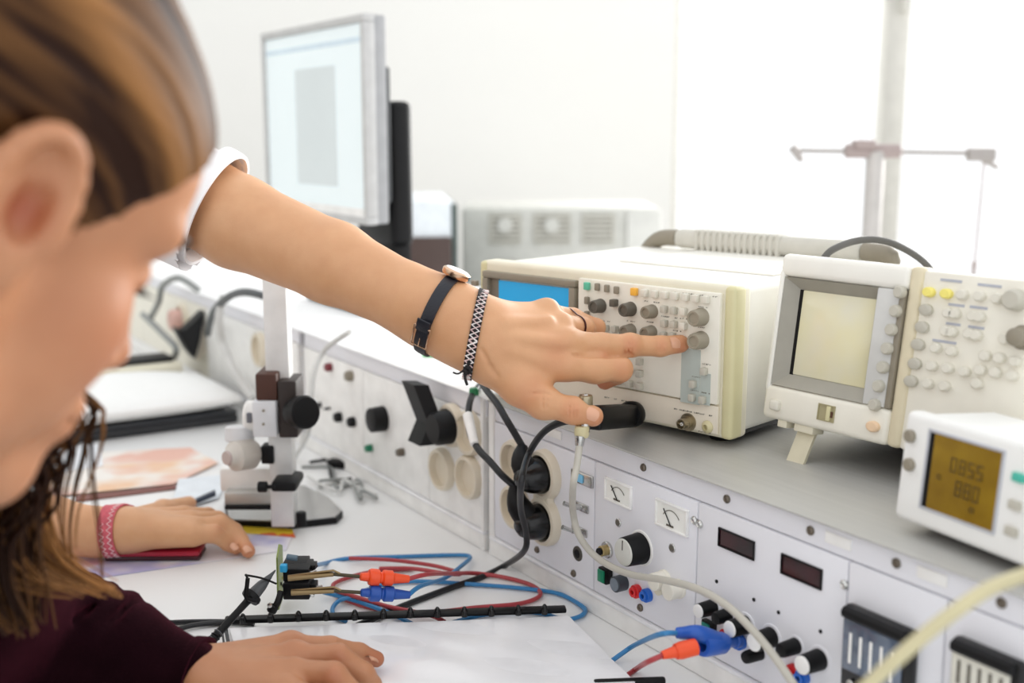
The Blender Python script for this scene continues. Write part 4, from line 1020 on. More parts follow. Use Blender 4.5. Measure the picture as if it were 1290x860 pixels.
he((0, .090, -.072), (.026, .020, .022), .02)
hc((-.020, .098, -.066), (.020, .098, -.066), .0045, .0045, .006); hc((0, .105, -.065), (0, .104, -.066), .0055, .0055, .006)
hc((-.017, .098, -.077), (.017, .098, -.077), .0050, .0050, .006); hc((0, .103, -.077), (0, .102, -.078), .0055, .0055, .005)
hc((-.026, .097, -.0715), (.026, .097, -.0715), .0012, .0012, .003, True)
he((0, .085, -.108), (.020, .018, .016), .02)
# ear
ex = .0715
hc((ex + .000, .006, -.010), (ex + .0, .006, .010), .010, .010, .008)
ring_ = []
for k in range(15):
    t = -2.35 + k / 14 * 5.0; ring_.append((ex + .009 + .004 * math.sin(t * .5), -.003 - .0185 * math.sin(t), .002 + .031 * math.cos(t) * (1 if math.cos(t) > 0 else .9)))
for i in range(14): hc(ring_[i], ring_[i + 1], .0040, .0040, .005)
he((ex + .005, -.004, .002), (.006, .0185, .031), .004)
he((ex + .003, .004, -.024), (.007, .010, .012), .006)
he((ex + .012, .001, .000), (.0120, .0100, .0150), .003, True); he((ex + .012, -.004, .016), (.006, .009, .012), .003, True)
hc((ex + .006, .014, -.004), (ex + .007, .013, .004), .0050, .0045, .005)
for sg in (-1,): he((sg * .078, -.006, .005), (.010, .018, .030), .006)
# neck
NK = np.array([-.385, .475, 1.045])
hd.cap(hp(0, -.015, -.045), NK, .056, .060, .03)
SL, SR = np.array([-.40, .665, .985]), np.array([-.50, .36, 1.0])
hd.cap(NK, (SL + SR) / 2 + np.array([-.03, -.02, -.10]), .07, .11, .05); hd.cap(SL, SR, .05, .05, .05)
lh = Sdf()
EB = np.array([-.375, .835, .812]); WZ = TZ + .012
wr = pz(248, 857, WZ + .030)
lh.chain([SL, (SL + EB) / 2, EB], [.05, .045, .042], .02); lh.chain([EB, (EB + wr) / 2, wr], [.040, .034, .024], .01)
mcs = [pz(366, 815, WZ + .030), pz(371, 829, WZ + .036), pz(369, 848, WZ + .037), pz(360, 872, WZ + .032)]
for i, m_ in enumerate(mcs): lh.cap(pz(258, 842 + i * 8, WZ + .031), m_, .0175, .0118 + .0006 * (i > 0), .012)
lh.cap(pz(270, 855, WZ + .02), pz(350, 850, WZ + .018), .017, .014, .014)
lh.ell(mcs[0] + np.array([0, 0, .001]), (.0118,) * 3, .006); lh.ell(mcs[1] + np.array([0, 0, .002]), (.0122,) * 3, .006)
lh.chain([mcs[0], pz(416, 815, WZ + .030), pz(452, 822, WZ + .018), pz(474, 830, WZ + .009)], [.0102, .0086, .0078, .0068], .004)
lh.chain([mcs[1], pz(426, 826, WZ + .038), pz(458, 848, WZ + .022), pz(470, 862, WZ + .010)], [.0108, .0094, .0084, .0074], .004)
lh.chain([mcs[2], pz(420, 850, WZ + .040), pz(448, 878, WZ + .022), pz(456, 895, WZ + .010)], [.0112, .0098, .0086, .0076], .004)
lh.chain([mcs[3], pz(405, 884, WZ + .034), pz(432, 915, WZ + .018), pz(438, 930, WZ + .010)], [.0110, .0096, .0086, .0076], .004)
lh.chain([pz(270, 880, WZ + .024), pz(320, 915, WZ + .020), pz(365, 935, WZ + .014), pz(395, 940, WZ + .011)], [.017, .0125, .0105, .0088], .008)
t1 = [(mcs[0], .012, .35), (mcs[1], .014, .3), (pz(474, 830, WZ + .01), .012, .7), (pz(426, 826, WZ + .045), .01, .5), (pz(420, 850, WZ + .047), .01, .5), (arr(hp(ex + .002, .001, .000)), .011, 1.0), (arr(hp(.045, .075, -.03)), .028, .45), (arr(hp(0, .10, -.07)), .016, .9), (arr(hp(0, .118, -.036)), .012, .5)]  # ear entry paints the hollow darker as if shaded; the rest is flushed skin
b1 = skin_mesh('body', [hd.surf(.0025), lh.surf(.0018)], skinB, p1, t1)
nail(p1, PZ(470, 827, WZ + .017), PZ(476, 831, WZ + .008) - PZ(462, 826, WZ + .016), V((0, -.1, 1)), .0045, .0055)
# lashes and brows
lm = M('lash_brown', '2E1C14', .6)
for sg in (-1, 1):
    ml = MB()
    for k in range(12):
        t = k / 11; x = sg * (.018 + .028 * t); y = .0905 - .009 * t; b_ = H0 + Hr * x + Hf * y + Hu * (-.0005)
        ml.tube([b_, b_ + Hf * .005 - Hu * .002 + Hr * sg * .001, b_ + Hf * .010 - Hu * .001 + Hr * sg * .003], [.0006, .0005, .0002], 5, 2)
    ml.part('eyelashes', lm, p1, world=True)
    mbr = MB(); 
    mbr.tube([H0 + Hr * sg * .014 + Hf * .1012 + Hu * .026, H0 + Hr * sg * .032 + Hf * .0975 + Hu * .031, H0 + Hr * sg * .052 + Hf * .082 + Hu * .029], [.0022, .0028, .0012], 6, 5); mbr.part('eyebrow', lm, p1, world=True)
# hair swept back over the skull
def hair_mat(name, dark, light):
    m = bpy.data.materials.new(name); m.use_nodes = True; nt = m.node_tree; N = nt.nodes; L = nt.links; b = N['Principled BSDF']; b.inputs['Roughness'].default_value = .55; b.inputs['Specular IOR Level'].default_value = .12
    at_ = N.new('ShaderNodeAttribute'); at_.attribute_name = 'flush'; rp = N.new('ShaderNodeValToRGB'); e = rp.color_ramp.elements
    e[0].color = (*lin(dark), 1); e[1].color = (*lin(light), 1); e[0].position = .15; e[1].position = .95
    mid_ = e.new(.5); mid_.color = (*[(a * .62 + c * .38) for a, c in zip(lin(dark), lin(light))], 1)
    L.new(at_.outputs['Fac'], rp.inputs[0]); L.new(rp.outputs[0], b.inputs['Base Color']); MATS[name] = m; return m
hairM = hair_mat('hair_brown', '28140A', 'AE7A48')
hs = Sdf()
hs.ell(hp(0, -.014, .048), (.083, .106, .098), .01, HR)
hs.ell(hp(0, .034, .052), (.075, .066, .060), .02, HR)
hs.cap(hp(.0, -.07, -.01), hp(0, -.085, -.06), .05, .035, .03)
hs.ell(hp(0, .1815, -.040), (.30, .150, .150), .006, HR, True)
for sg in (-1, 1): hs.ell(hp(sg * .088, -.010, -.012), (.024, .030, .046), .006, HR, True)
Vv, Fc = hs.surf(.0022)
loc_ = (Vv - arr(H0)) @ HR
ang = np.arctan2(loc_[:, 0], loc_[:, 2] - .0 + .25 * loc_[:, 1]) + .5 * loc_[:, 1]
rng = np.random.default_rng(3); gn = np.zeros(len(Vv)); tot = 0
for fr in (7, 13, 23, 41, 67, 110):
    a_ = 1 / fr ** .55; gn += a_ * np.sin(fr * ang + rng.uniform(0, 6.28) + 2.2 * np.sin(9 * loc_[:, 1] * fr / 10 + rng.uniform(0, 6))); tot += a_
gn = gn / tot
out = Vv - arr(H0 + Hu * .04); out /= np.linalg.norm(out, axis=1)[:, None]
Vv2 = Vv + out * (gn * .0022 - .003)[:, None]
hair = skin_mesh('hair', [(Vv2, Fc)], hairM, p1)
hv = np.clip(.32 + gn * .55 + .40 * np.clip(loc_[:, 1] - .050, 0, .05) / .05 * np.clip(.1 - loc_[:, 2], 0, .1) / .1, 0, 1).astype(np.float32); hair.data.attributes['flush'].data.foreach_set('value', hv)
# loose locks hanging past the cheek towards the bench
def lock(pts, n, spread, r, seed, shade, name='hair_lock'):
    if name == 'hair_lock': pts = [V(hp(-.078, -.012, .035)), V(hp(-.076, -.014, -.030))] + pts
    rnd = random.Random(seed); mb = MB(); sh_ = []
    for k in range(n):
        o_ = V((rnd.gauss(0, 1), rnd.gauss(0, 1), rnd.gauss(0, .5))) * spread; q = []; rr = []
        o2_ = V((rnd.gauss(0, 1), rnd.gauss(0, 1), rnd.gauss(0, 1))) * spread
        for i, p in enumerate(pts):
            t = i / (len(pts) - 1); q.append(V(p) + o_ * (1 - .55 * t) + o2_ * math.sin(t * 3.1) * .7); rr.append(r * (1 - .75 * t ** 2))
        n0 = len(mb.v); mb.tube(q, rr, 5, 5); v_ = shade(rnd); nn_ = len(mb.v) - n0
        L_ = nn_ // 5
        for j in range(nn_): t = (j // 5) / max(1, L_ - 1); sh_.append(min(1, max(0, v_ + .45 * t * t)))
    inv = WM[p1.name].inverted(); mb.v = [inv @ v for v in mb.v]
    me = mb.mesh(name, hairM, ang=180); at_ = me.attributes.new('flush', 'FLOAT', 'POINT'); at_.data.foreach_set('value', np.array(sh_[:len(me.vertices)], np.float32))
    o = bpy.data.objects.new(name, me); COL.objects.link(o); o.parent = p1; WM[o.name] = WM[p1.name]; return o
dk = lambda r: r.uniform(.0, .35); gd = lambda r: r.uniform(.2, .75)
lock([P(50, 490, .67), P(30, 560, .68), P(25, 640, .70), P(60, 705, .72), P(132, 744, .74)], 46, .0085, .0013, 1, gd)
lock([P(10, 560, .64), P(-10, 640, .66), P(-5, 700, .68), P(15, 750, .70), P(30, 790, .71)], 60, .013, .0018, 12, lambda r: r.uniform(-.3, .1))
lock([P(30, 480, .66), P(5, 580, .68), P(0, 660, .69), P(30, 715, .70), P(90, 738, .72)], 60, .012, .0014, 2, dk)
lock([P(92, 490, .67), P(100, 560, .69), P(88, 620, .71), P(84, 670, .72), P(90, 725, .73)], 7, .0022, .0009, 3, dk)
lock([P(98, 485, .67), P(112, 540, .69), P(118, 610, .71), P(127, 680, .73), P(129, 738, .74)], 5, .0012, .0009, 4, dk)
lock([P(70, 480, .66), P(62, 580, .69), P(58, 640, .71), P(80, 700, .73), P(128, 742, .74)], 16, .004, .0011, 5, gd)
lock([P(100, 485, .67), P(130, 530, .68), P(122, 580, .70), P(100, 640, .71), P(96, 690, .72)], 3, .002, .0007, 6, gd)
lock([P(130, 742, .74), P(140, 748, .745), P(152, 753, .75)], 7, .002, .0006, 8, lambda r: .5, 'hair_tip')
# sweater
mar = M('maroon_knit', '1A070D', .95, var=.25, scale=30, bump=.6, bscale=900, spec=.05, sheen=(.28, 'C0506E'))
sw = Sdf()
sw.cap(NK + np.array([-.02, -.01, -.055]), (SL + SR) / 2 + np.array([-.05, -.03, -.12]), .085, .14, .05); sw.cap((SL + SR) / 2 + np.array([-.05, -.03, -.12]), np.array([-.63, .38, .56]), .14, .155, .05); sw.cap(SL, SR, .066, .066, .05)
ctf = pz(238, 856, WZ + .030)
sw.chain([SL, SL * .5 + EB * .5, EB + np.array([0, 0, .006]), EB * .55 + ctf * .45 + np.array([0, 0, .004]), ctf], [.072, .066, .062, .048, .030], .02)
sw.chain([SR, np.array([-.42, .30, .86]), np.array([-.22, .36, .80])], [.068, .06, .045], .02)
for (x, y, z_, r, k) in [(40, 782, .052, .030, .012), (92, 792, .046, .026, .010), (110, 800, .045, .022, .008), (172, 815, .030, .022, .010), (215, 830, .024, .020, .008), (60, 810, .06, .03, .01), (140, 815, .045, .022, .008)]:
    c = pz(x, y + 22, TZ + z_ * .9); a = c + np.array([.010, -.06, -.012]); sw.cap(c, a, r * .62, r * .62, k)
for t in (.12, .25, .36, .5):
    c = EB * (1 - t) + ctf * t; r = .060 * (1 - t) + .031 * t; sw.cap(c + np.array([-.004, -.03, r * .93]), c + np.array([.012, .035, r * .86]), .004, .003, .010); sw.cap(c + np.array([.012, -.04, r * .98]), c + np.array([.022, .035, r * .98]), .003, .003, .008, True)
skin_mesh('sweater', [sw.surf(.003)], mar, p1)
cu = Sdf(); mb, pts = hug(lh, ctf * .97 + wr * .03, wr - EB, .010, .004, 48); mb.part('cuff', mar, p1, world=True)
tr_ = Sdf(); tr_.cap(np.array([-.60, .40, .60]), np.array([-.60, .40, .52]), .155, .15, .04)
for sg in (-1, 1):
    q0 = np.array([-.60 - .06 * sg, .40 + .07 * sg, .52]); kn2 = np.array([-.34 - .06 * sg, .62 + .07 * sg, .52]); an = np.array([-.36 - .06 * sg, .60 + .07 * sg, .07]); tr_.chain([q0, kn2, an], [.085, .065, .045], .03)
    MB().box((-.33 - .06 * sg, .63 + .07 * sg, .045), (.24, .10, .088), .035, 3, rot=Matrix.Rotation(R_(44), 3, 'Z')).part('shoe', M('shoe_dark', '2A2A2C', .6), p1, world=True)
skin_mesh('trousers', [tr_.surf(.006)], M('dark_cloth', '22242A', .9), p1)
# stool under the seated person
sto = thing('lab_stool', 'round black laboratory stool under the seated person', 'stool', (-.62, .38, 0))
MB().cyl((0, 0, .33), (0, 0, .375), .17, .17, 36, .012).part('seat', rubber, sto); MB().cyl((0, 0, .05), (0, 0, .33), .025, None, 20).part('column', steel, sto)
for k in range(5):
    a = 2 * math.pi * k / 5; MB().tube([(0, 0, .07), (math.cos(a) * .12, math.sin(a) * .12, .055), (math.cos(a) * .25, math.sin(a) * .25, .03)], [.02, .016, .012], 10, 3).part('leg', steel, sto)
    MB().cyl((math.cos(a) * .25, math.sin(a) * .25, 0), (math.cos(a) * .25, math.sin(a) * .25, .03), .016, None, 14, .003).part('foot', rubber, sto)
# ================================================================== things lying on the bench
blueC = M('cable_blue', '2F7DB4', .4); redC = M('cable_red', 'A93A3F', .4); blackC = M('cable_black', '16171A', .45); greyC = M('cable_grey_light', 'BDB9AE', .5)
orangeP = M('plug_orange', 'F0501E', .35); blueP = M('plug_blue', '1A4FA8', .35)
def T(x, y, h=.003): return PZ(x, y, TZ + h)
def CP(x, y, n): return PP(x, y, BW(0, n, TZ), NN)          # on a plane n in front (-) of the console face
# spiral bound notebook
nb = thing('notebook', 'open white notebook with a black comb binding, under the hand in front', 'notebook', T(500, 800, 0), (1, -.02, 0))
TL, TR, BR_ = PZ(289, 790, TZ + .011), PZ(716, 774, TZ + .011), PZ(800, 857, TZ + .011)
BL_ = BR_ + (TL - TR) 
pg = M('page_white', 'F0F0F2', .22, var=.015, scale=14, coat=.35, bump=.5, bscale=22)
def quad_slab(cs, z0, z1, name, mat, root, inset=0.):
    mb = MB(); vs = [V((c.x, c.y, z0)) for c in cs] + [V((c.x, c.y, z1)) for c in cs]
    return mb.add(vs, [(3, 2, 1, 0), (4, 5, 6, 7), (0, 1, 5, 4), (1, 2, 6, 5), (2, 3, 7, 6), (3, 0, 4, 7)]).part(name, mat, root, world=True, smooth=False)
quad_slab([TL, TR, BR_, BL_], TZ + .0004, TZ + .0095, 'page_block', M('page_edge', 'E4E4E6', .6), nb)
# top plastic sleeve, gently rippled
mb = MB(); nx, ny = 48, 30; rnd = random.Random(4)
for j in range(ny + 1):
    for i in range(nx + 1):
        u, v = i / nx, j / ny; p = TL * (1 - u) * (1 - v) + TR * u * (1 - v) + BR_ * u * v + BL_ * (1 - u) * v
        mb.v.append(V((p.x, p.y, TZ + .0100 + .0007 * math.sin(7 * u + 3 * v) * math.sin(5 * v + 2 * u) + .0004 * math.sin(19 * u - 13 * v))))
for j in range(ny):
    for i in range(nx): a = j * (nx + 1) + i; mb.f.append((a, a + 1, a + nx + 2, a + nx + 1))
mb.part('top_page', pg, nb, world=True)
e = (TR - TL).normalized(); out_ = V((-e.y, e.x, 0))
spA, spB = PZ(283, 784, TZ + .010), PZ(713, 770, TZ + .010)
pr_ = [(-.004, 0), (.0115, 0), (.0125, .003), (.010, .006), (-.002, .006)]
MB().prism(pr_, V((spA.x, spA.y, TZ + .0098)), V((-out_.x, -out_.y, 0)) * 1, V((0, 0, 1)), (spB - spA).length if False else .001).v
sp = MB(); L_ = (spB - spA).length; dE = (spB - spA).normalized(); dN = V((-dE.y, dE.x, 0)); m_ = Matrix((dE, dN, V((0, 0, 1)))).transposed()
sp.box((L_ / 2, 0, 0), (L_, .011, .0045), .0015, 2); sp.v = [m_ @ v + V((spA.x, spA.y, TZ + .0125)) for v in sp.v]; spo = sp.part('binding_strip', black, nb, world=True)
for i in range(12):
    x_, y_ = [(306, 776), (341, 774), (376, 772.5), (411, 771.5), (447, 771), (483, 769.5), (517, 768), (551, 767.5), (585, 767), (619, 766), (653, 765), (686, 764)][i]
    c = PZ(x_, y_ + 4, TZ + .016); q = MB().lathe((0, 0, 0), (0, 0, 1), [(-.004, .0030), (.0005, .0032), (.0035, .0026), (.0055, .0012)], 12).box((0, -.0005, .0005), (.0026, .0085, .006), .001)
    q.v = [m_ @ v + c for v in q.v]; q.part('comb_tooth', black_gloss, spo, world=True)
MB().tube([PZ(284, 789, TZ + .017), PZ(290, 822, TZ + .013)], .0016, 8, 1).tube([PZ(279, 790, TZ + .017), PZ(284, 822, TZ + .013)], .0010, 8, 1).part('metal_clip', M('gunmetal', '3B3D40', .3, .8), nb, world=True)
q = MB(); c = PZ(783, 857, TZ + .006); q.box((0, 0, 0), (.06, .006, .010), .002); q.v = [m_ @ v + c + V((.006, -.006, 0)) for v in q.v]; q.part('cover_edge', black, nb, world=True)
# circuit board standing on edge with terminal block and test leads
pb = thing('circuit_board', 'small green circuit board standing on edge with a black terminal block', 'circuit board', T(352, 778, 0))
B0_ = P(349, 776, 1.045); B0_.z = TZ
bx = V((-.06, 1, 0)).normalized(); bt = V((0, 0, 1)); bo = T(350, 772, 0)
def brd(a, b, t=.0): return bo + bx * a + bt * b + V((1, .1, 0)).normalized() * t
mb = MB(); vs = []
for t in (0, .0016):
    for (a, b) in ((-.002, .004), (.032, .004), (.036, .055), (.020, .062), (.002, .055)): vs.append(brd(a, b, t))
mb.add(vs, [(4, 3, 2, 1, 0), (5, 6, 7, 8, 9)] + [(i, (i + 1) % 5, 5 + (i + 1) % 5, 5 + i) for i in range(5)]).part('board', M('pcb_green', '7E8F3F', .4, var=.25, scale=300), pb, world=True, smooth=False)
def bbox(x0, y0, x1, y1, d, th, name, mat, root=pb, bev=.001):
    a = P(x0, y0, d); b = P(x1, y1, d); return MB().b2((a.x, d * 0 + a.y, b.z), (b.x, a.y + th, a.z), bev).part(name, mat, root, world=True)
bbox(356, 717, 389, 734, 1.045, .028, 'terminal_block', black); bbox(356, 735, 389, 757, 1.040, .028, 'terminal_block', black)
bbox(388, 736, 398, 744, 1.045, .012, 'terminal_lug', black, bev=.0005); bbox(388, 712, 397, 718, 1.055, .012, 'terminal_lug', black, bev=.0005)
bbox(356, 709, 386, 716, 1.06, .02, 'relay', black); bbox(352, 712, 361, 722, 1.040, .006, 'blue_component', M('component_blue', '2FA3D6', .35))
MB().tube([P(386, 713, 1.065), P(392, 715, 1.065), P(397, 710, 1.065)], .0035, 8, 4).part('rear_clip', black, pb, world=True)
MB().cyl(P(361, 701, 1.05), P(375, 703, 1.05), .0028, None, 12, .0006).part('capacitor', M('cap_blue_grey', '5A6E7C', .35), pb, world=True)
MB().tube([P(354, 745, 1.035), P(350, 758, 1.03), P(344, 768, 1.03)], .0032, 8, 4).cyl(P(346, 762, 1.03), P(341, 771, 1.03), .0045, None, 14, .001).part('board_foot', black, pb, world=True)
MB().lathe(P(340, 762, 1.026), (0, -1, 0), [(0, .0026), (.001, .0022), (.0014, .0008)], 12).part('foot_nut', steel, pb, world=True)
for (a, b) in (((398, 740), (406, 738)), ((390, 748), (396, 750)), ((391, 722), (399, 719))): MB().cyl(P(*a, 1.046), P(*b, 1.046), .0016, None, 8, .0003).part('terminal_screw', steel, pb, world=True)
for i in range(6):
    p_ = brd(.004 + .005 * i, .012 + .006 * (i % 3), .0016); MB().box(p_, (.0025, .0025, .003), .0005).part('board_component', M('component_tan', 'B9A24B', .4) if i % 2 else black, pb, world=True)
# gold test clips with the coloured plugs
def plugset(px, mat, label_c, tail_pts, cab, lab, zoff=0):
    (x0, y0), (x1, y1), (x2, y2) = px
    root = thing('test_lead', lab, 'test lead', V((P(x2, y2, 1.04).x, P(x2, y2, 1.04).y, TZ)), group=None)
    gm = M('clip_gold', '8E7B5A', .3, .9)
    a, b, c = P(x0, y0, 1.030), P(x1, y1, 1.032), P(x2, y2, 1.035)
    cl = MB().tube([a, a * .5 + b * .5, b], [.0030, .0026, .0022], 8, 1); cl.v = [V((v.x, v.y, v.z)) for v in cl.v]
    cl.tube([a + V((0, 0, .002)), b + V((0, 0, .0035)), b + V((.006, 0, .0005))], .0010, 6, 1); cl.part('crocodile_clip', gm, root, world=True)
    MB().cyl(b, c, .0016, None, 10).part('clip_stem', M('stem_dark', '4F4838', .4, .7), root, world=True)
    ax = (P(x2 + 40, y2 + 2, 1.045) - c).normalized()
    MB().lathe(c, ax, [(0, .0020), (.001, .0035), (.008, .0042), (.0085, .0068), (.0105, .0078), (.0175, .0074), (.019, .0052), (.0205, .0052), (.022, .0072), (.030, .0070), (.0315, .0050), (.046, .0034), (.046, .001)], 24).part('plug', mat, root, world=True)
    st_ = c + ax * .045
    MB().tube([st_] + tail_pts, .0022, 8, 8).part('cable', cab, root, world=True)
    return root
plugset(((363, 728), (420, 723), (453, 726)), orangeP, 'orange', [P(540, 723, 1.07), T(575, 722, .02), T(600, 722, .006), T(640, 728), T(672, 738), T(680, 750), T(655, 760), T(600, 765), T(540, 771), T(480, 768), T(440, 757), T(425, 748), T(420, 736, .004), T(440, 727), T(470, 720), T(520, 716)], redC, 'red test lead with an orange plug and gold clip on the board')
plugset(((367, 746), (421, 744), (454, 746)), blueP, 'blue', [P(530, 738, 1.07), T(560, 728, .02), T(582, 712, .012), T(592, 701, .006), T(570, 699), T(500, 701), T(440, 703), T(410, 709), P(394, 713, 1.06)], blueC, 'blue test lead with a blue plug and gold clip on the board')
MB().tube([T(458, 744), T(490, 735), T(530, 732), T(600, 736), T(660, 741), T(705, 748), T(734, 764), T(734, 774), T(712, 780), T(680, 772), T(640, 770), T(600, 776), T(570, 784, .002)], .0022, 8, 8).thing('blue_cable', blueC, 'blue cable making the wide loop nearest the console foot', 'cable')
MB().tube([T(408, 746, .006), T(440, 754, .006), T(470, 764, .006), T(500, 776, .004), T(520, 786, .003)], .0022, 8, 8).thing('blue_cable', blueC, 'short blue cable running diagonally from the board under the notebook comb', 'cable')
MB().tube([T(444, 752, .008), T(428, 756, .006), T(419, 766, .004), T(422, 776), T(436, 782, .003)], .0022, 8, 8).thing('blue_cable', blueC, 'small blue cable loop just in front of the circuit board', 'cable')
MB().tube([T(424, 744, .010), T(450, 752, .010), T(490, 764, .008), T(540, 774, .006), T(560, 783, .004)], .0022, 8, 8).thing('red_cable', redC, 'red cable running from the board to the notebook comb', 'cable')
MB().tube([T(440, 703, .007), T(490, 705, .007), T(545, 712, .007), T(580, 722, .010), T(560, 722, .012), T(520, 716, .008), T(478, 716, .006)], .0022, 8, 8).thing('red_cable', redC, 'red cable loop behind the orange plug', 'cable')
# oscilloscope probe
prb = thing('oscilloscope_probe', 'black oscilloscope probe touching the circuit board, with a wire hook', 'probe', T(285, 800, 0))
a, b = PZ(250, 825, TZ + .016), P(347, 718, 1.035)
ax = (b - a); LL = ax.length; ax.normalize()
gp = M('probe_grey', '4A4D50', .35)
MB().lathe(a, ax, [(0, .0026), (.04 * LL, .0038), (.18 * LL, .0042), (.28 * LL, .0036), (.50 * LL, .0031), (.62 * LL, .0033)], 16).part('probe_handle', black, prb, world=True)
for k in range(6): MB().lathe(a + ax * LL * (.05 + k * .038), ax, [(0, .0040), (.001, .0048), (.002, .0040)], 14).part('grip_ring', gp if k % 2 else black, prb, world=True)
MB().lathe(a + ax * LL * .61, ax, [(0, .0033), (.003, .0040), (.004, .0085), (.0065, .0092), (.009, .0085), (.010, .0045)], 22).part('finger_guard', black, prb, world=True)
MB().lathe(a + ax * LL * .69, ax, [(0, .0040), (.03 * LL, .0058), (.12 * LL, .0050), (.24 * LL, .0020), (.31 * LL, .0006)], 18).part('probe_tip', gp, prb, world=True)
MB().tube([P(322, 757, 1.01), P(310, 752, 1.005), P(311, 738, 1.005), P(312, 728, 1.005)], .0020, 7, 3).tube([P(309, 724, 1.005), P(330, 728, 1.02), P(348, 735, 1.03)], .0010, 6, 3).tube([P(312, 728, 1.005), P(309, 723, 1.005)], .0010, 6, 1).part('ground_hook', black, prb, world=True)
MB().tube([a, PZ(243, 832, TZ + .010), PZ(225, 826, TZ + .006), PZ(215, 800, TZ + .004), PZ(240, 788, TZ + .004), PZ(285, 783, TZ + .004)], .0024, 8, 8).part('cable', blackC, prb, world=True)
MB().tube([T(60, 812, .003), T(120, 800, .003), T(165, 789, .003), T(200, 785), T(245, 783), T(286, 783), T(320, 785)], .0026, 8, 8).thing('black_cable', blackC, 'black cable lying across the bench from the sleeve to the notebook comb', 'cable')
# black adapter with its cable looping down from the blue-screened oscilloscope
A = W(s1, (BNCX.x, -.004, BNCX.z)); ad = thing('probe_adapter', 'black probe connector plugged into the oscilloscope, its black cable looping down to the bench', 'connector', (A.x, A.y, SZ))
m = WM[s1.name].to_3x3(); oy = m @ V((0, -1, 0))
A2 = P(745, 525, .995); axd = (A2 - A).normalized()
MB().lathe(A, axd, [(0, .0115), (.002, .0125), (.012, .0125), (.014, .0110)], 30).part('collar', black, ad, world=True)
Ym = axd; Xm = Ym.cross(V((0, 0, 1))).normalized(); Zm = Xm.cross(Ym); mm_ = Matrix((Xm, Ym, Zm)).transposed()
Ld = (A2 - A).length
q = MB().box((0, .013 + (Ld - .02) / 2, -.001), (.016, Ld - .016, .021), .003, 3); q.v = [mm_ @ v + A for v in q.v]; q.part('body', black, ad, world=True)
st_ = A2 + axd * .0
MB().tube([P(752, 527, .995), P(735, 528, 1.000), P(708, 531, 1.01), P(684, 545, 1.025), P(666, 572, 1.05), CP(657, 605, -.10), CP(656, 640, -.07), CP(663, 672, -.05), CP(660, 694, -.042), T(636, 712), T(605, 727), T(560, 743), T(510, 762), T(475, 777, .004), T(450, 788, .003)], [.0045, .0042, .0036] + [.0031] * 12, 10, 8).part('cable', blackC, ad, world=True)
# tee piece with its grey coaxial cable
tee = thing('coaxial_cable', 'pale grey coaxial cable hanging from a tee connector in front of the console', 'cable', (P(737, 525, .985).x, P(737, 525, .985).y, SZ))
tc_ = P(737, 527, .985)
MB().cyl(P(737, 545, .982), P(737, 497, .985), .0042, None, 16, .0005).part('tee_body', steel, tee, world=True)
MB().lathe(P(737.5, 512, .9845), (0, 0, 1), [(0, .0058), (.001, .0064), (.008, .0064), (.010, .0058), (.0102, .0045)], 20).part('tee_socket', M('nickel', 'A79C84'), tee, world=True)
MB().lathe(P(733, 536, .981), (0, 0, -1), [(0, .0055), (.002, .0064), (.008, .0064), (.010, .0055)], 20).part('tee_collar', M('jack_cream', 'CFC59C'), tee, world=True)
MB().cyl(P(731, 549, .980), P(730, 562, .979), .0045, .0036, 16, .0005).part('plug_sleeve', steel, tee, world=True)
MB().tube([P(730, 560, .979), P(727, 585, .975), P(722, 612, .972), CP(722, 645, -.045), CP(730, 675, -.040), CP(752, 702, -.030), CP(790, 722, -.030), CP(840, 731, -.040), CP(880, 742, -.045), CP(915, 762, -.045), CP(945, 790, -.045), CP(972, 822, -.045), CP(1000, 862, -.045), CP(1014, 886, -.036), CP(1024, 896, -.004)], .0031, 10, 8).part('cable', greyC, tee, world=True)
# thick beige cable at the lower right, close to the viewer
MB().tube([V((.58, .64, SZ + .006)), V((.48, .56, SZ + .006)), P(1500, 690, .60), P(1400, 696, .58), P(1340, 706, .57), P(1290, 724, .565), P(1245, 742, .56), P(1200, 772, .555), P(1150, 812, .55), P(1095, 862, .55), P(1040, 920, .55), P(1000, 1000, .57), PZ(990, 1120, TZ + .004)], .0036, 12, 8).thing('beige_cable', M('cable_beige', 'C9C09A', .5), 'thick beige cable crossing the lower right corner', 'cable')
# stackable plugs in the console
bp2 = thing('stackable_plug', 'blue stackable plug in the console with a blue lead', 'plug', (CP(900, 806, -.03).x, CP(900, 806, -.03).y, TZ))
s0_, s1__ = CP(930, 806, -.009), CP(880, 814, -.058)
ax = (s1__ - s0_).normalized()
MB().lathe(s0_, ax, [(0, .0062), (.005, .0060), (.006, .0048), (.014, .0048), (.018, .0072), (.022, .0088), (.044, .0088), (.0465, .0080), (.0465, .0046), (.036, .0042), (.036, .0001)], 28).part('plug_body', M('plug_blue2', '1E57B4', .35), bp2, world=True)
MB().tube([s0_ + ax * .030 + V((0, 0, .003)), CP(880, 797, -.055), CP(862, 797, -.062), CP(852, 797, -.066)], [.0075, .0062, .0050, .0042], 14, 4).part('cable_boot', M('plug_blue2', '1E57B4'), bp2, world=True)
MB().tube([CP(854, 797, -.066), CP(830, 799, -.08), PZ(800, 812, TZ + .020), PZ(782, 824, TZ + .008), T(768, 834), T(745, 850, .002)], .0022, 8, 8).part('cable', blueC, bp2, world=True)
op = thing('stackable_plug', 'orange plug pushed into the blue stackable plug, with a red lead', 'plug', (CP(850, 816, -.07).x, CP(850, 816, -.07).y, TZ))
o0, o1 = CP(878, 814, -.060), CP(834, 825, -.088); ax = (o1 - o0).normalized(); LO = (o1 - o0).length
MB().lathe(o0, ax, [(0, .0050), (.001, .0066), (.014, .0068), (.018, .0060), (LO * .6, .0048), (LO, .0032), (LO, .001)], 22).part('plug_body', orangeP, op, world=True)
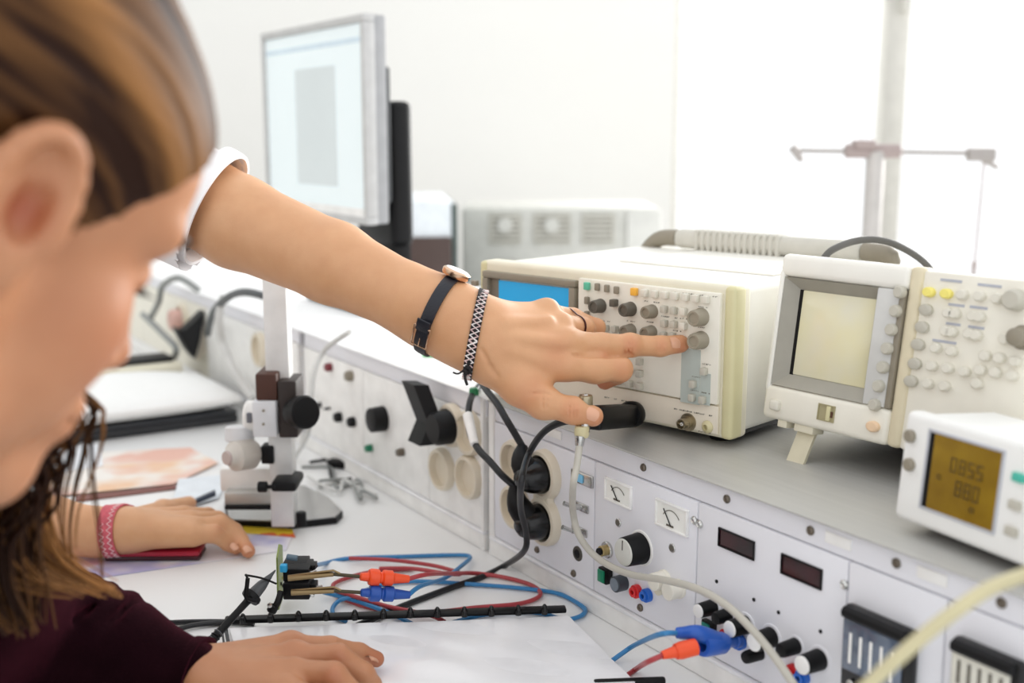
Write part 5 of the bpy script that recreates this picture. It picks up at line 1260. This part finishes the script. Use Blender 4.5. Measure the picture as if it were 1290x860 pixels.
MB().tube([o1 - ax * .002, CP(815, 834, -.095), PZ(802, 842, TZ + .006), T(788, 852, .003), T(770, 868, .002)], .0022, 8, 8).part('cable', redC, op, world=True)
# mains plugs
def mains_plug(sock, cdir, pts, lab, R_=.0185):
    root = thing('mains_plug', lab, 'plug', (sock.x, sock.y, TZ)); o_ = V(sock); n_ = -NN; c_ = V(cdir).normalized()
    MB().lathe(o_ + n_ * -.005, n_, [(0, R_), (.010, R_), (.024, R_ * .86), (.034, R_ * .60), (.038, R_ * .3)], 30).part('plug_body', black_gloss, root, world=True)
    MB().tube([o_ + n_ * .014, (o_ + n_ * .026) * .5 + V(pts[0]) * .5, V(pts[0])], [.015, .012, .0055], 12, 4).part('cable_boot', black, root, world=True)
    MB().tube(pts, .0036, 9, 7).part('cable', blackC, root, world=True)
    return root
k0 = W(near, (socks[0].x, -.006, socks[0].z)); k1_ = W(near, (socks[1].x, -.006, socks[1].z))
mains_plug(k0, (-.3, -.1, 1), [P(658, 562, 1.15), P(648, 545, 1.15), P(636, 525, 1.155), P(626, 508, 1.17), P(612, 490, 1.20), P(600, 470, 1.25)], 'black mains plug in the upper cream socket of the near console')
mains_plug(k1_, (-.6, -.1, .75), [P(648, 612, 1.15), P(632, 598, 1.15), P(618, 582, 1.16), P(603, 566, 1.175), P(592, 545, 1.20), P(590, 520, 1.22), P(594, 500, 1.24), P(604, 486, 1.27)], 'black mains plug in the lower cream socket of the near console')
l = atm(574, 536); ag = thing('mains_plug', 'large angled black mains plug on the far console, seen from the side', 'plug', (W(mid, l).x, W(mid, l).y, TZ))
y0 = W(mid, l); n_ = -NN
MB().lathe(y0 - n_ * .004, n_, [(0, .020), (.030, .019), (.034, .016)], 30).part('plug_body', black, ag, world=True)
def slabp(pix_, d, th, name, mat, root):
    f = [P(x, y, d) for x, y in pix_]; b_ = [v + NN * 0 + V((.536, -.844, 0)) * th for v in f]; n = len(f)
    return MB().add(f + b_, [tuple(reversed(range(n))), tuple(range(n, 2 * n))] + [(i, (i + 1) % n, n + (i + 1) % n, n + i) for i in range(n)]).part(name, mat, root, world=True, smooth=False)
slabp([(521, 485), (540, 485), (553, 520), (564, 524), (566, 550), (548, 560), (529, 562), (540, 535)], 1.30, -.03, 'angled_body', black, ag)
# ================================================================== microscope stand
mc = thing('microscope', 'white microscope head on a square column with a half round base', 'microscope', T(357, 655, 0), (1, 0, 0))
mo_ = WM[mc.name].translation; DM = 1.325
def mx(x, y, d=DM): return WM[mc.name].inverted() @ P(x, y, d)
base_m = M('base_silver', 'B9B9B8', .22, .7); 
bl_ = [PZ(283, 640, TZ), PZ(288, 664, TZ), PZ(370, 666, TZ), PZ(424, 660, TZ), PZ(432, 652, TZ), PZ(415, 635, TZ), PZ(385, 620, TZ), PZ(340, 614, TZ), PZ(296, 618, TZ)]
def poly_slab(pts_, z0, z1, name, mat, root):
    n = len(pts_); vs = [V((p.x, p.y, z0)) for p in pts_] + [V((p.x, p.y, z1)) for p in pts_]
    return MB().add(vs, [tuple(range(n)), tuple(range(n, 2 * n))] + [(i, (i + 1) % n, n + (i + 1) % n, n + i) for i in range(n)]).part(name, mat, root, world=True, smooth=False)
poly_slab(bl_, TZ + .0005, TZ + .008, 'base_rim', black, mc); cen_ = sum(bl_, V()) / len(bl_)
poly_slab([cen_ + (p - cen_) * .985 for p in bl_], TZ + .008, TZ + .0095, 'base_plate', base_m, mc)
def bxp(x0, y0, x1, y1, d, th, name, mat, bev=.002):
    a = mx(x0, y0, d); b = mx(x1, y1, d); return MB().b2((a.x, a.y, b.z), (b.x, a.y + th, a.z), bev).part(name, mat, mc)
a = mx(343, 655); b = mx(372, 330); MB().b2((a.x, a.y - .006, .009), (b.x, a.y + .018, b.z), .0015).part('column', M('column_white', 'E3E3E1', .35, .1), mc)
yc = a.y
bxp(349, 480, 373, 555, 1.272, .045, 'focus_block', M('block_brown', '2B201C', .5)); bxp(321, 471, 348, 506, 1.270, .05, 'brown_cover', M('cover_brown', '4A2A1E', .55)); bxp(317, 506, 347, 553, 1.270, .05, 'head_plate', M('head_white', 'DFE1E4', .4))
c = mx(371, 519, 1.27); c2 = mx(389, 519, 1.25)
MB().lathe(c, (c2 - c), [(0, .0155), (.006, .0165), (.010, .0165), (.011, .0185), (.022, .0185), (.024, .0165)], 36).part('focus_knob', black, mc)
for (x, y) in ((332, 517), (332, 534)): q = mx(x, y, 1.269); MB().lathe(q, (0, -1, 0), [(0, .0016), (.001, .0016), (.0014, .0006)], 10).part('screw', taupe, mc)
q = mx(309, 524, 1.31); MB().cyl(q, q + V((.015, 0, 0)), .018, None, 28, .003).part('lamp_ring', white_plastic, mc)
q = mx(314, 526, 1.289); MB().box(q, (.006, .004, .012), .0015).part('lamp_slot', M('slot_grey', '6E7078', .4), mc)
q0, q1 = mx(302, 556, 1.31), mx(302, 536, 1.31); MB().cyl(q0, q1, .0165, None, 30, .002).part('eyepiece_tube', M('tube_white', 'DADBDD', .35), mc)
q0 = mx(290, 576, 1.285); q1 = mx(318, 570, 1.31); MB().lathe(q0, q1 - q0, [(-.004, .008), (.0, .011), (.003, .0125), (.006, .017), (.028, .018), (.034, .014)], 30).part('objective_turret', M('turret_beige', 'CFC9C0', .4), mc)
MB().lathe(q0, q0 - q1, [(.0035, .0085), (.006, .0075), (.0062, .0005)], 20).part('lens', M('lens_pinkish', 'B8A6A0', .15, coat=.6), mc)
bxp(328, 562, 344, 586, 1.30, .02, 'black_bracket', black)
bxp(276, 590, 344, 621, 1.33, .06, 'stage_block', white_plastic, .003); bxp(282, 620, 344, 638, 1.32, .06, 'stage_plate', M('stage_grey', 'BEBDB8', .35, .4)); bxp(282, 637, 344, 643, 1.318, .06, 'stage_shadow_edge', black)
bxp(340, 608, 373, 621, 1.278, .05, 'clamp_collar', black, .004); q = mx(333, 613, 1.280); MB().cyl(q + V((-.007, 0, 0)), q + V((.003, 0, 0)), .0062, None, 16, .001).cyl(q, q + V((.012, 0, 0)), .0025, None, 8).part('clamp_knob', black, mc)
q = mx(379, 638, 1.32); MB().cyl((q.x, q.y, .009), (q.x, q.y, .026), .006, None, 16, .001).part('rear_post', black, mc)
# ================================================================== papers, red case, laptop and cushion-like package
def paper_mat(name, base, cols, scale, seed, thr=(.50, .62)):
    m = bpy.data.materials.new(name); m.use_nodes = True; nt = m.node_tree; N = nt.nodes; L = nt.links; b = N['Principled BSDF']; b.inputs['Roughness'].default_value = .5
    tc = N.new('ShaderNodeTexCoord'); cur = None; basec = (*lin(base), 1)
    for i, c in enumerate(cols):
        mp = N.new('ShaderNodeMapping'); mp.inputs['Location'].default_value = (seed * 3.1 + i * 7.3, i * 2.7, seed); L.new(tc.outputs['Object'], mp.inputs[0])
        no = N.new('ShaderNodeTexNoise'); no.inputs['Scale'].default_value = scale; no.inputs['Detail'].default_value = 2; L.new(mp.outputs[0], no.inputs['Vector'])
        rp = N.new('ShaderNodeMapRange'); rp.inputs['From Min'].default_value = thr[0]; rp.inputs['From Max'].default_value = thr[1]; L.new(no.outputs['Fac'], rp.inputs['Value'])
        mx_ = N.new('ShaderNodeMix'); mx_.data_type = 'RGBA'; L.new(rp.outputs['Result'], mx_.inputs['Factor'])
        if cur is None: mx_.inputs['A'].default_value = basec
        else: L.new(cur, mx_.inputs['A'])
        mx_.inputs['B'].default_value = (*lin(c), 1); cur = mx_.outputs['Result']
    L.new(cur, b.inputs['Base Color']); return m
def sheet(cs, z, name, mat, lab, cat='paper', group=None, h=.0006):
    n = len(cs); vs = [V((c.x, c.y, z)) for c in cs] + [V((c.x, c.y, z + h)) for c in cs]
    return MB().add(vs, [tuple(range(n)), tuple(range(n, 2 * n))] + [(i, (i + 1) % n, n + (i + 1) % n, n + i) for i in range(n)]).thing(name, mat, lab, cat, group, smooth=False)
t_ = TZ
s_a = sheet([PZ(60, 738, t_), PZ(360, 694, t_), PZ(372, 668, t_), PZ(250, 640, t_), PZ(40, 670, t_)], t_ + .0005, 'printed_sheet', paper_mat('paper_pink_blue', 'EDEAEF', ['D9A6B4', 'B9B6DC'], 14, 1), 'printed sheet with faint pink and blue marks under the resting hand')
st1 = sheet([PZ(298, 672, t_), PZ(372, 678, t_), PZ(368, 668, t_), PZ(300, 664, t_)], t_ + .0013, 'paper_strip', paper_mat('paper_yellow', 'F2D33A', ['E2692F'], 25, 2, (.54, .57)), 'yellow and orange paper strip at the foot of the microscope')
sheet([PZ(60, 628, t_), PZ(218, 612, t_), PZ(275, 585, t_), PZ(240, 566, t_), PZ(50, 575, t_)], t_ + .0024, 'printed_sheet', paper_mat('paper_orange', 'EFE9E2', ['EBC3A0', 'E6B7A6'], 10, 3, (.47, .60)), 'printed sheet with pale orange pictures behind the resting hand')
sheet([PZ(95, 633, t_), PZ(222, 617, t_), PZ(226, 612, t_), PZ(95, 626, t_)], t_ + .0005, 'folder', M('folder_brown', '7A4A42', .6), 'thin dark brown folder edge under the orange printed sheet', 'folder', h=.0016)
sheet([PZ(215, 648, t_), PZ(275, 630, t_), PZ(290, 600, t_), PZ(225, 606, t_)], t_ + .0030, 'plain_sheet', M('paper_blueish', 'E2E8EE', .4), 'plain bluish white sheet lying beside the microscope base')
sheet([PZ(246, 639, t_), PZ(272, 628, t_), PZ(271, 625, t_), PZ(247, 636, t_)], t_ + .0040, 'pen', M('pen_navy', '2A3448', .4), 'thin dark pen lying by the microscope base', 'pen', h=.005)
sheet([PZ(60, 600, t_), PZ(130, 590, t_), PZ(125, 562, t_), PZ(55, 570, t_)], t_ + .0036, 'plain_sheet', M('paper_plain', 'EFF1F5', .5), 'plain white sheet seen through the hanging hair')
rc = thing('pen_case', 'flat dark red case lying under the resting wrist', 'case', PZ(195, 707, t_ + .001), (1, .03, 0))
wl = PZ(135, 706, t_) - WM[rc.name].translation; wr_ = PZ(255, 704, t_) - WM[rc.name].translation
MB().b2((wl.x, -.002, .0012), (wr_.x, .030, .0062), .002).part('case_base', M('maroon_dark', '3E0C16', .4), rc)
MB().b2((wl.x, -.004, .0062), (wr_.x, .030, .0120), .0025).part('case_lid', M('crimson', 'A01630', .4), rc)
# white package resting on a black laptop
lt = thing('laptop', 'closed black laptop under the white package', 'laptop', PZ(301, 532, t_), NN)
o_ = WM[lt.name].translation
MB().b2((-.31, .0, .0005), (0, .22, .014), .004).part('laptop_base', M('laptop_dark', '25272B', .4), lt)
MB().b2((-.31, .0, .0145), (0, .22, .021), .003).part('laptop_lid', M('laptop_lid', '32353A', .35), lt)
pk_ = thing('white_package', 'puffy white package lying on the laptop', 'package', WM[lt.name] @ V((-.165, .100, .021)), NN)
mb = MB(); n = 16; vs = []
for sgn in (0, 1):
    for j in range(n + 1):
        for i in range(n + 1):
            u, v = i / n * 2 - 1, j / n * 2 - 1; ed = (1 - abs(u) ** 4) * (1 - abs(v) ** 4); z = .020 + (1 if sgn else -.9) * (.004 + .018 * ed ** .5) * (1 + .25 * math.sin(3 * u + 2 * v) * sgn)
            vs.append(V((u * .165, v * .115, max(.0005, z + .0))))
m2 = (n + 1) ** 2; fs = []
for j in range(n):
    for i in range(n):
        a = j * (n + 1) + i; fs.append((a, a + n + 1, a + n + 2, a + 1)); fs.append((m2 + a, m2 + a + 1, m2 + a + n + 2, m2 + a + n + 1))
for i in range(n):
    for (a, b) in ((i, i + 1), (n * (n + 1) + i + 1, n * (n + 1) + i), ((i + 1) * (n + 1), i * (n + 1)), (i * (n + 1) + n, (i + 1) * (n + 1) + n)): fs.append((a, b, m2 + b, m2 + a))
mb.add(vs, fs).part('wrapping', M('foam_white', 'F3F3F1', .6, var=.01, bump=.3, bscale=60), pk_)
# clutter by the far console: boxes, dark plug, coiled cables
cbx = thing('cream_box', 'cream equipment box behind the white package', 'box', WM[lt.name].translation - E1 * .235 - NN * .10, NN)
MB().b2((-.085, 0, .001), (.085, .11, .060), .008, 3).part('housing', cream_plastic, cbx); MB().b2((.062, -.003, .012), (.078, .001, .046), .002).part('dark_vent', taupe_dark, cbx)
MB().b2((-.02, .02, .060), (.075, .08, .068), .004).part('dark_tray', black, cbx); MB().cyl((-.06, .05, .060), (-.06, .05, .085), .022, None, 24, .006).part('white_cap', white_plastic, cbx)
cb2 = thing('cream_box', 'low pale box half hidden behind the bowed head', 'box', WM[lt.name].translation - E1 * .25 - NN * .26, NN); MB().b2((-.13, 0, .001), (.04, .14, .075), .010, 3).part('housing', cream_light, cb2); MB().b2((-.12, -.002, .02), (.03, .001, .026), .001).part('seam', taupe, cb2)
fp_ = CP(240, 425, -.03); bpz = thing('angled_plug', 'black wedge shaped plug on the furthest console', 'plug', (fp_.x, fp_.y, TZ))
slabp([(222, 414), (233, 416), (258, 392), (252, 430), (246, 452), (236, 440)], (fp_ - CAM).dot(FW), -.03, 'plug_body', black, bpz)
slabp([(258, 405), (264, 402), (262, 440), (250, 455)], (fp_ - CAM).dot(FW) + .02, -.03, 'plug_rim', socket_cream, bpz)
def loosec(pts, r, mat, lab): return MB().tube(pts, r, 8, 8).thing('loose_cable', mat, lab, 'cable')
gc = M('cable_mid_grey', '8F9290', .5); lc = M('cable_pale', 'CFCFCC', .5)
loosec([CP(262, 420, -.02), CP(268, 395, -.05), CP(285, 376, -.06), CP(305, 368, -.06), CP(330, 372, -.05), CP(345, 380, -.03)], .006, M('cable_dark_grey', '54585A', .5), 'dark grey cable arching under the outstretched forearm')
loosec([CP(190, 400, -.04), CP(200, 380, -.05), CP(205, 360, -.05), CP(225, 350, -.05), CP(250, 365, -.03)], .006, gc, 'grey cable bundle beside the bowed forehead')
loosec([CP(180, 396, -.05), CP(205, 420, -.05), CP(222, 440, -.05), CP(214, 462, -.04), PZ(225, 478, TZ + .006)], .006, gc, 'grey cable dropping in front of the furthest console')
loosec([CP(282, 372, -.05), CP(276, 400, -.06), CP(280, 430, -.05), CP(296, 468, -.045), CP(318, 500, -.03)], .007, lc, 'pale cable hanging in a wide arc left of the column')
loosec([CP(440, 418, -.03), CP(410, 440, -.03), CP(395, 470, -.05), CP(392, 510, -.06), CP(388, 545, -.05), PZ(372, 575, TZ + .005)], .0035, lc, 'pale thin cable curving down behind the microscope')
rng_ = random.Random(9)
for i, (x0, y0, x1, y1, mm) in enumerate([(380, 588, 460, 616, gc), (384, 600, 474, 624, lc), (386, 582, 436, 602, M('cable_black', '16171A')), (405, 606, 476, 628, gc), (396, 622, 452, 608, lc)]):
    pts = [];
    for k in range(6): t = k / 5; pts.append(T(x0 + (x1 - x0) * t + rng_.uniform(-8, 8), y0 + (y1 - y0) * t + 10 * math.sin(3.1 * t) * rng_.choice((-1, 1)), .003 + .004 * (i % 2)))
    MB().tube(pts, .0022, 7, 7).thing('thin_cable', mm, ['grey thin cable, foremost of the tangle behind the microscope', 'pale thin cable, longest of the tangle behind the microscope', 'black thin cable in the tangle behind the microscope', 'grey thin cable at the right end of the tangle behind the microscope', 'pale thin cable crossing the tangle behind the microscope'][i], 'cable')
tn = thing('cable_connector', 'small black connector lying in the cable tangle behind the microscope', 'connector', T(430, 590, 0), (1, -.5, 0)); MB().b2((-.020, -.006, .001), (.012, .008, .012), .003).part('shell', black, tn); MB().cyl((.012, .001, .006), (.024, .001, .006), .004, .0025, 12).part('strain_relief', black, tn)
# pale coupler on the cord, green pieces on the shelf
cp0 = thing('cord_coupler', 'white inline coupler on the shelf edge above the far sockets', 'coupler', (P(592, 535, 1.21).x, P(592, 535, 1.21).y, TZ)); 
MB().cyl(P(589, 522, 1.215), P(598, 560, 1.18), .0055, .0045, 18, .001).part('sleeve', white_plastic, cp0, world=True)
gl_ = thing('green_glow', 'small green marker painted as a solid block on the shelf below the watch', 'glow', PZ(550, 449, SZ)); MB().b2((-.018, -.006, .0005), (.016, .006, .009), .003).part('body', M('bright_green', '2BD46A', .4), gl_)  # solid green block coloured in place of a glow
gk = thing('green_spot', 'small dark green round stopper on the shelf edge below the knotted bracelet', 'spot', PZ(597, 499, SZ)); MB().cyl((0, .006, .0002), (0, .006, .008), .0055, .005, 18, .001).part('body', M('dark_green', '1E7A4A', .4), gk)  # plain dark green disc for a small green dot
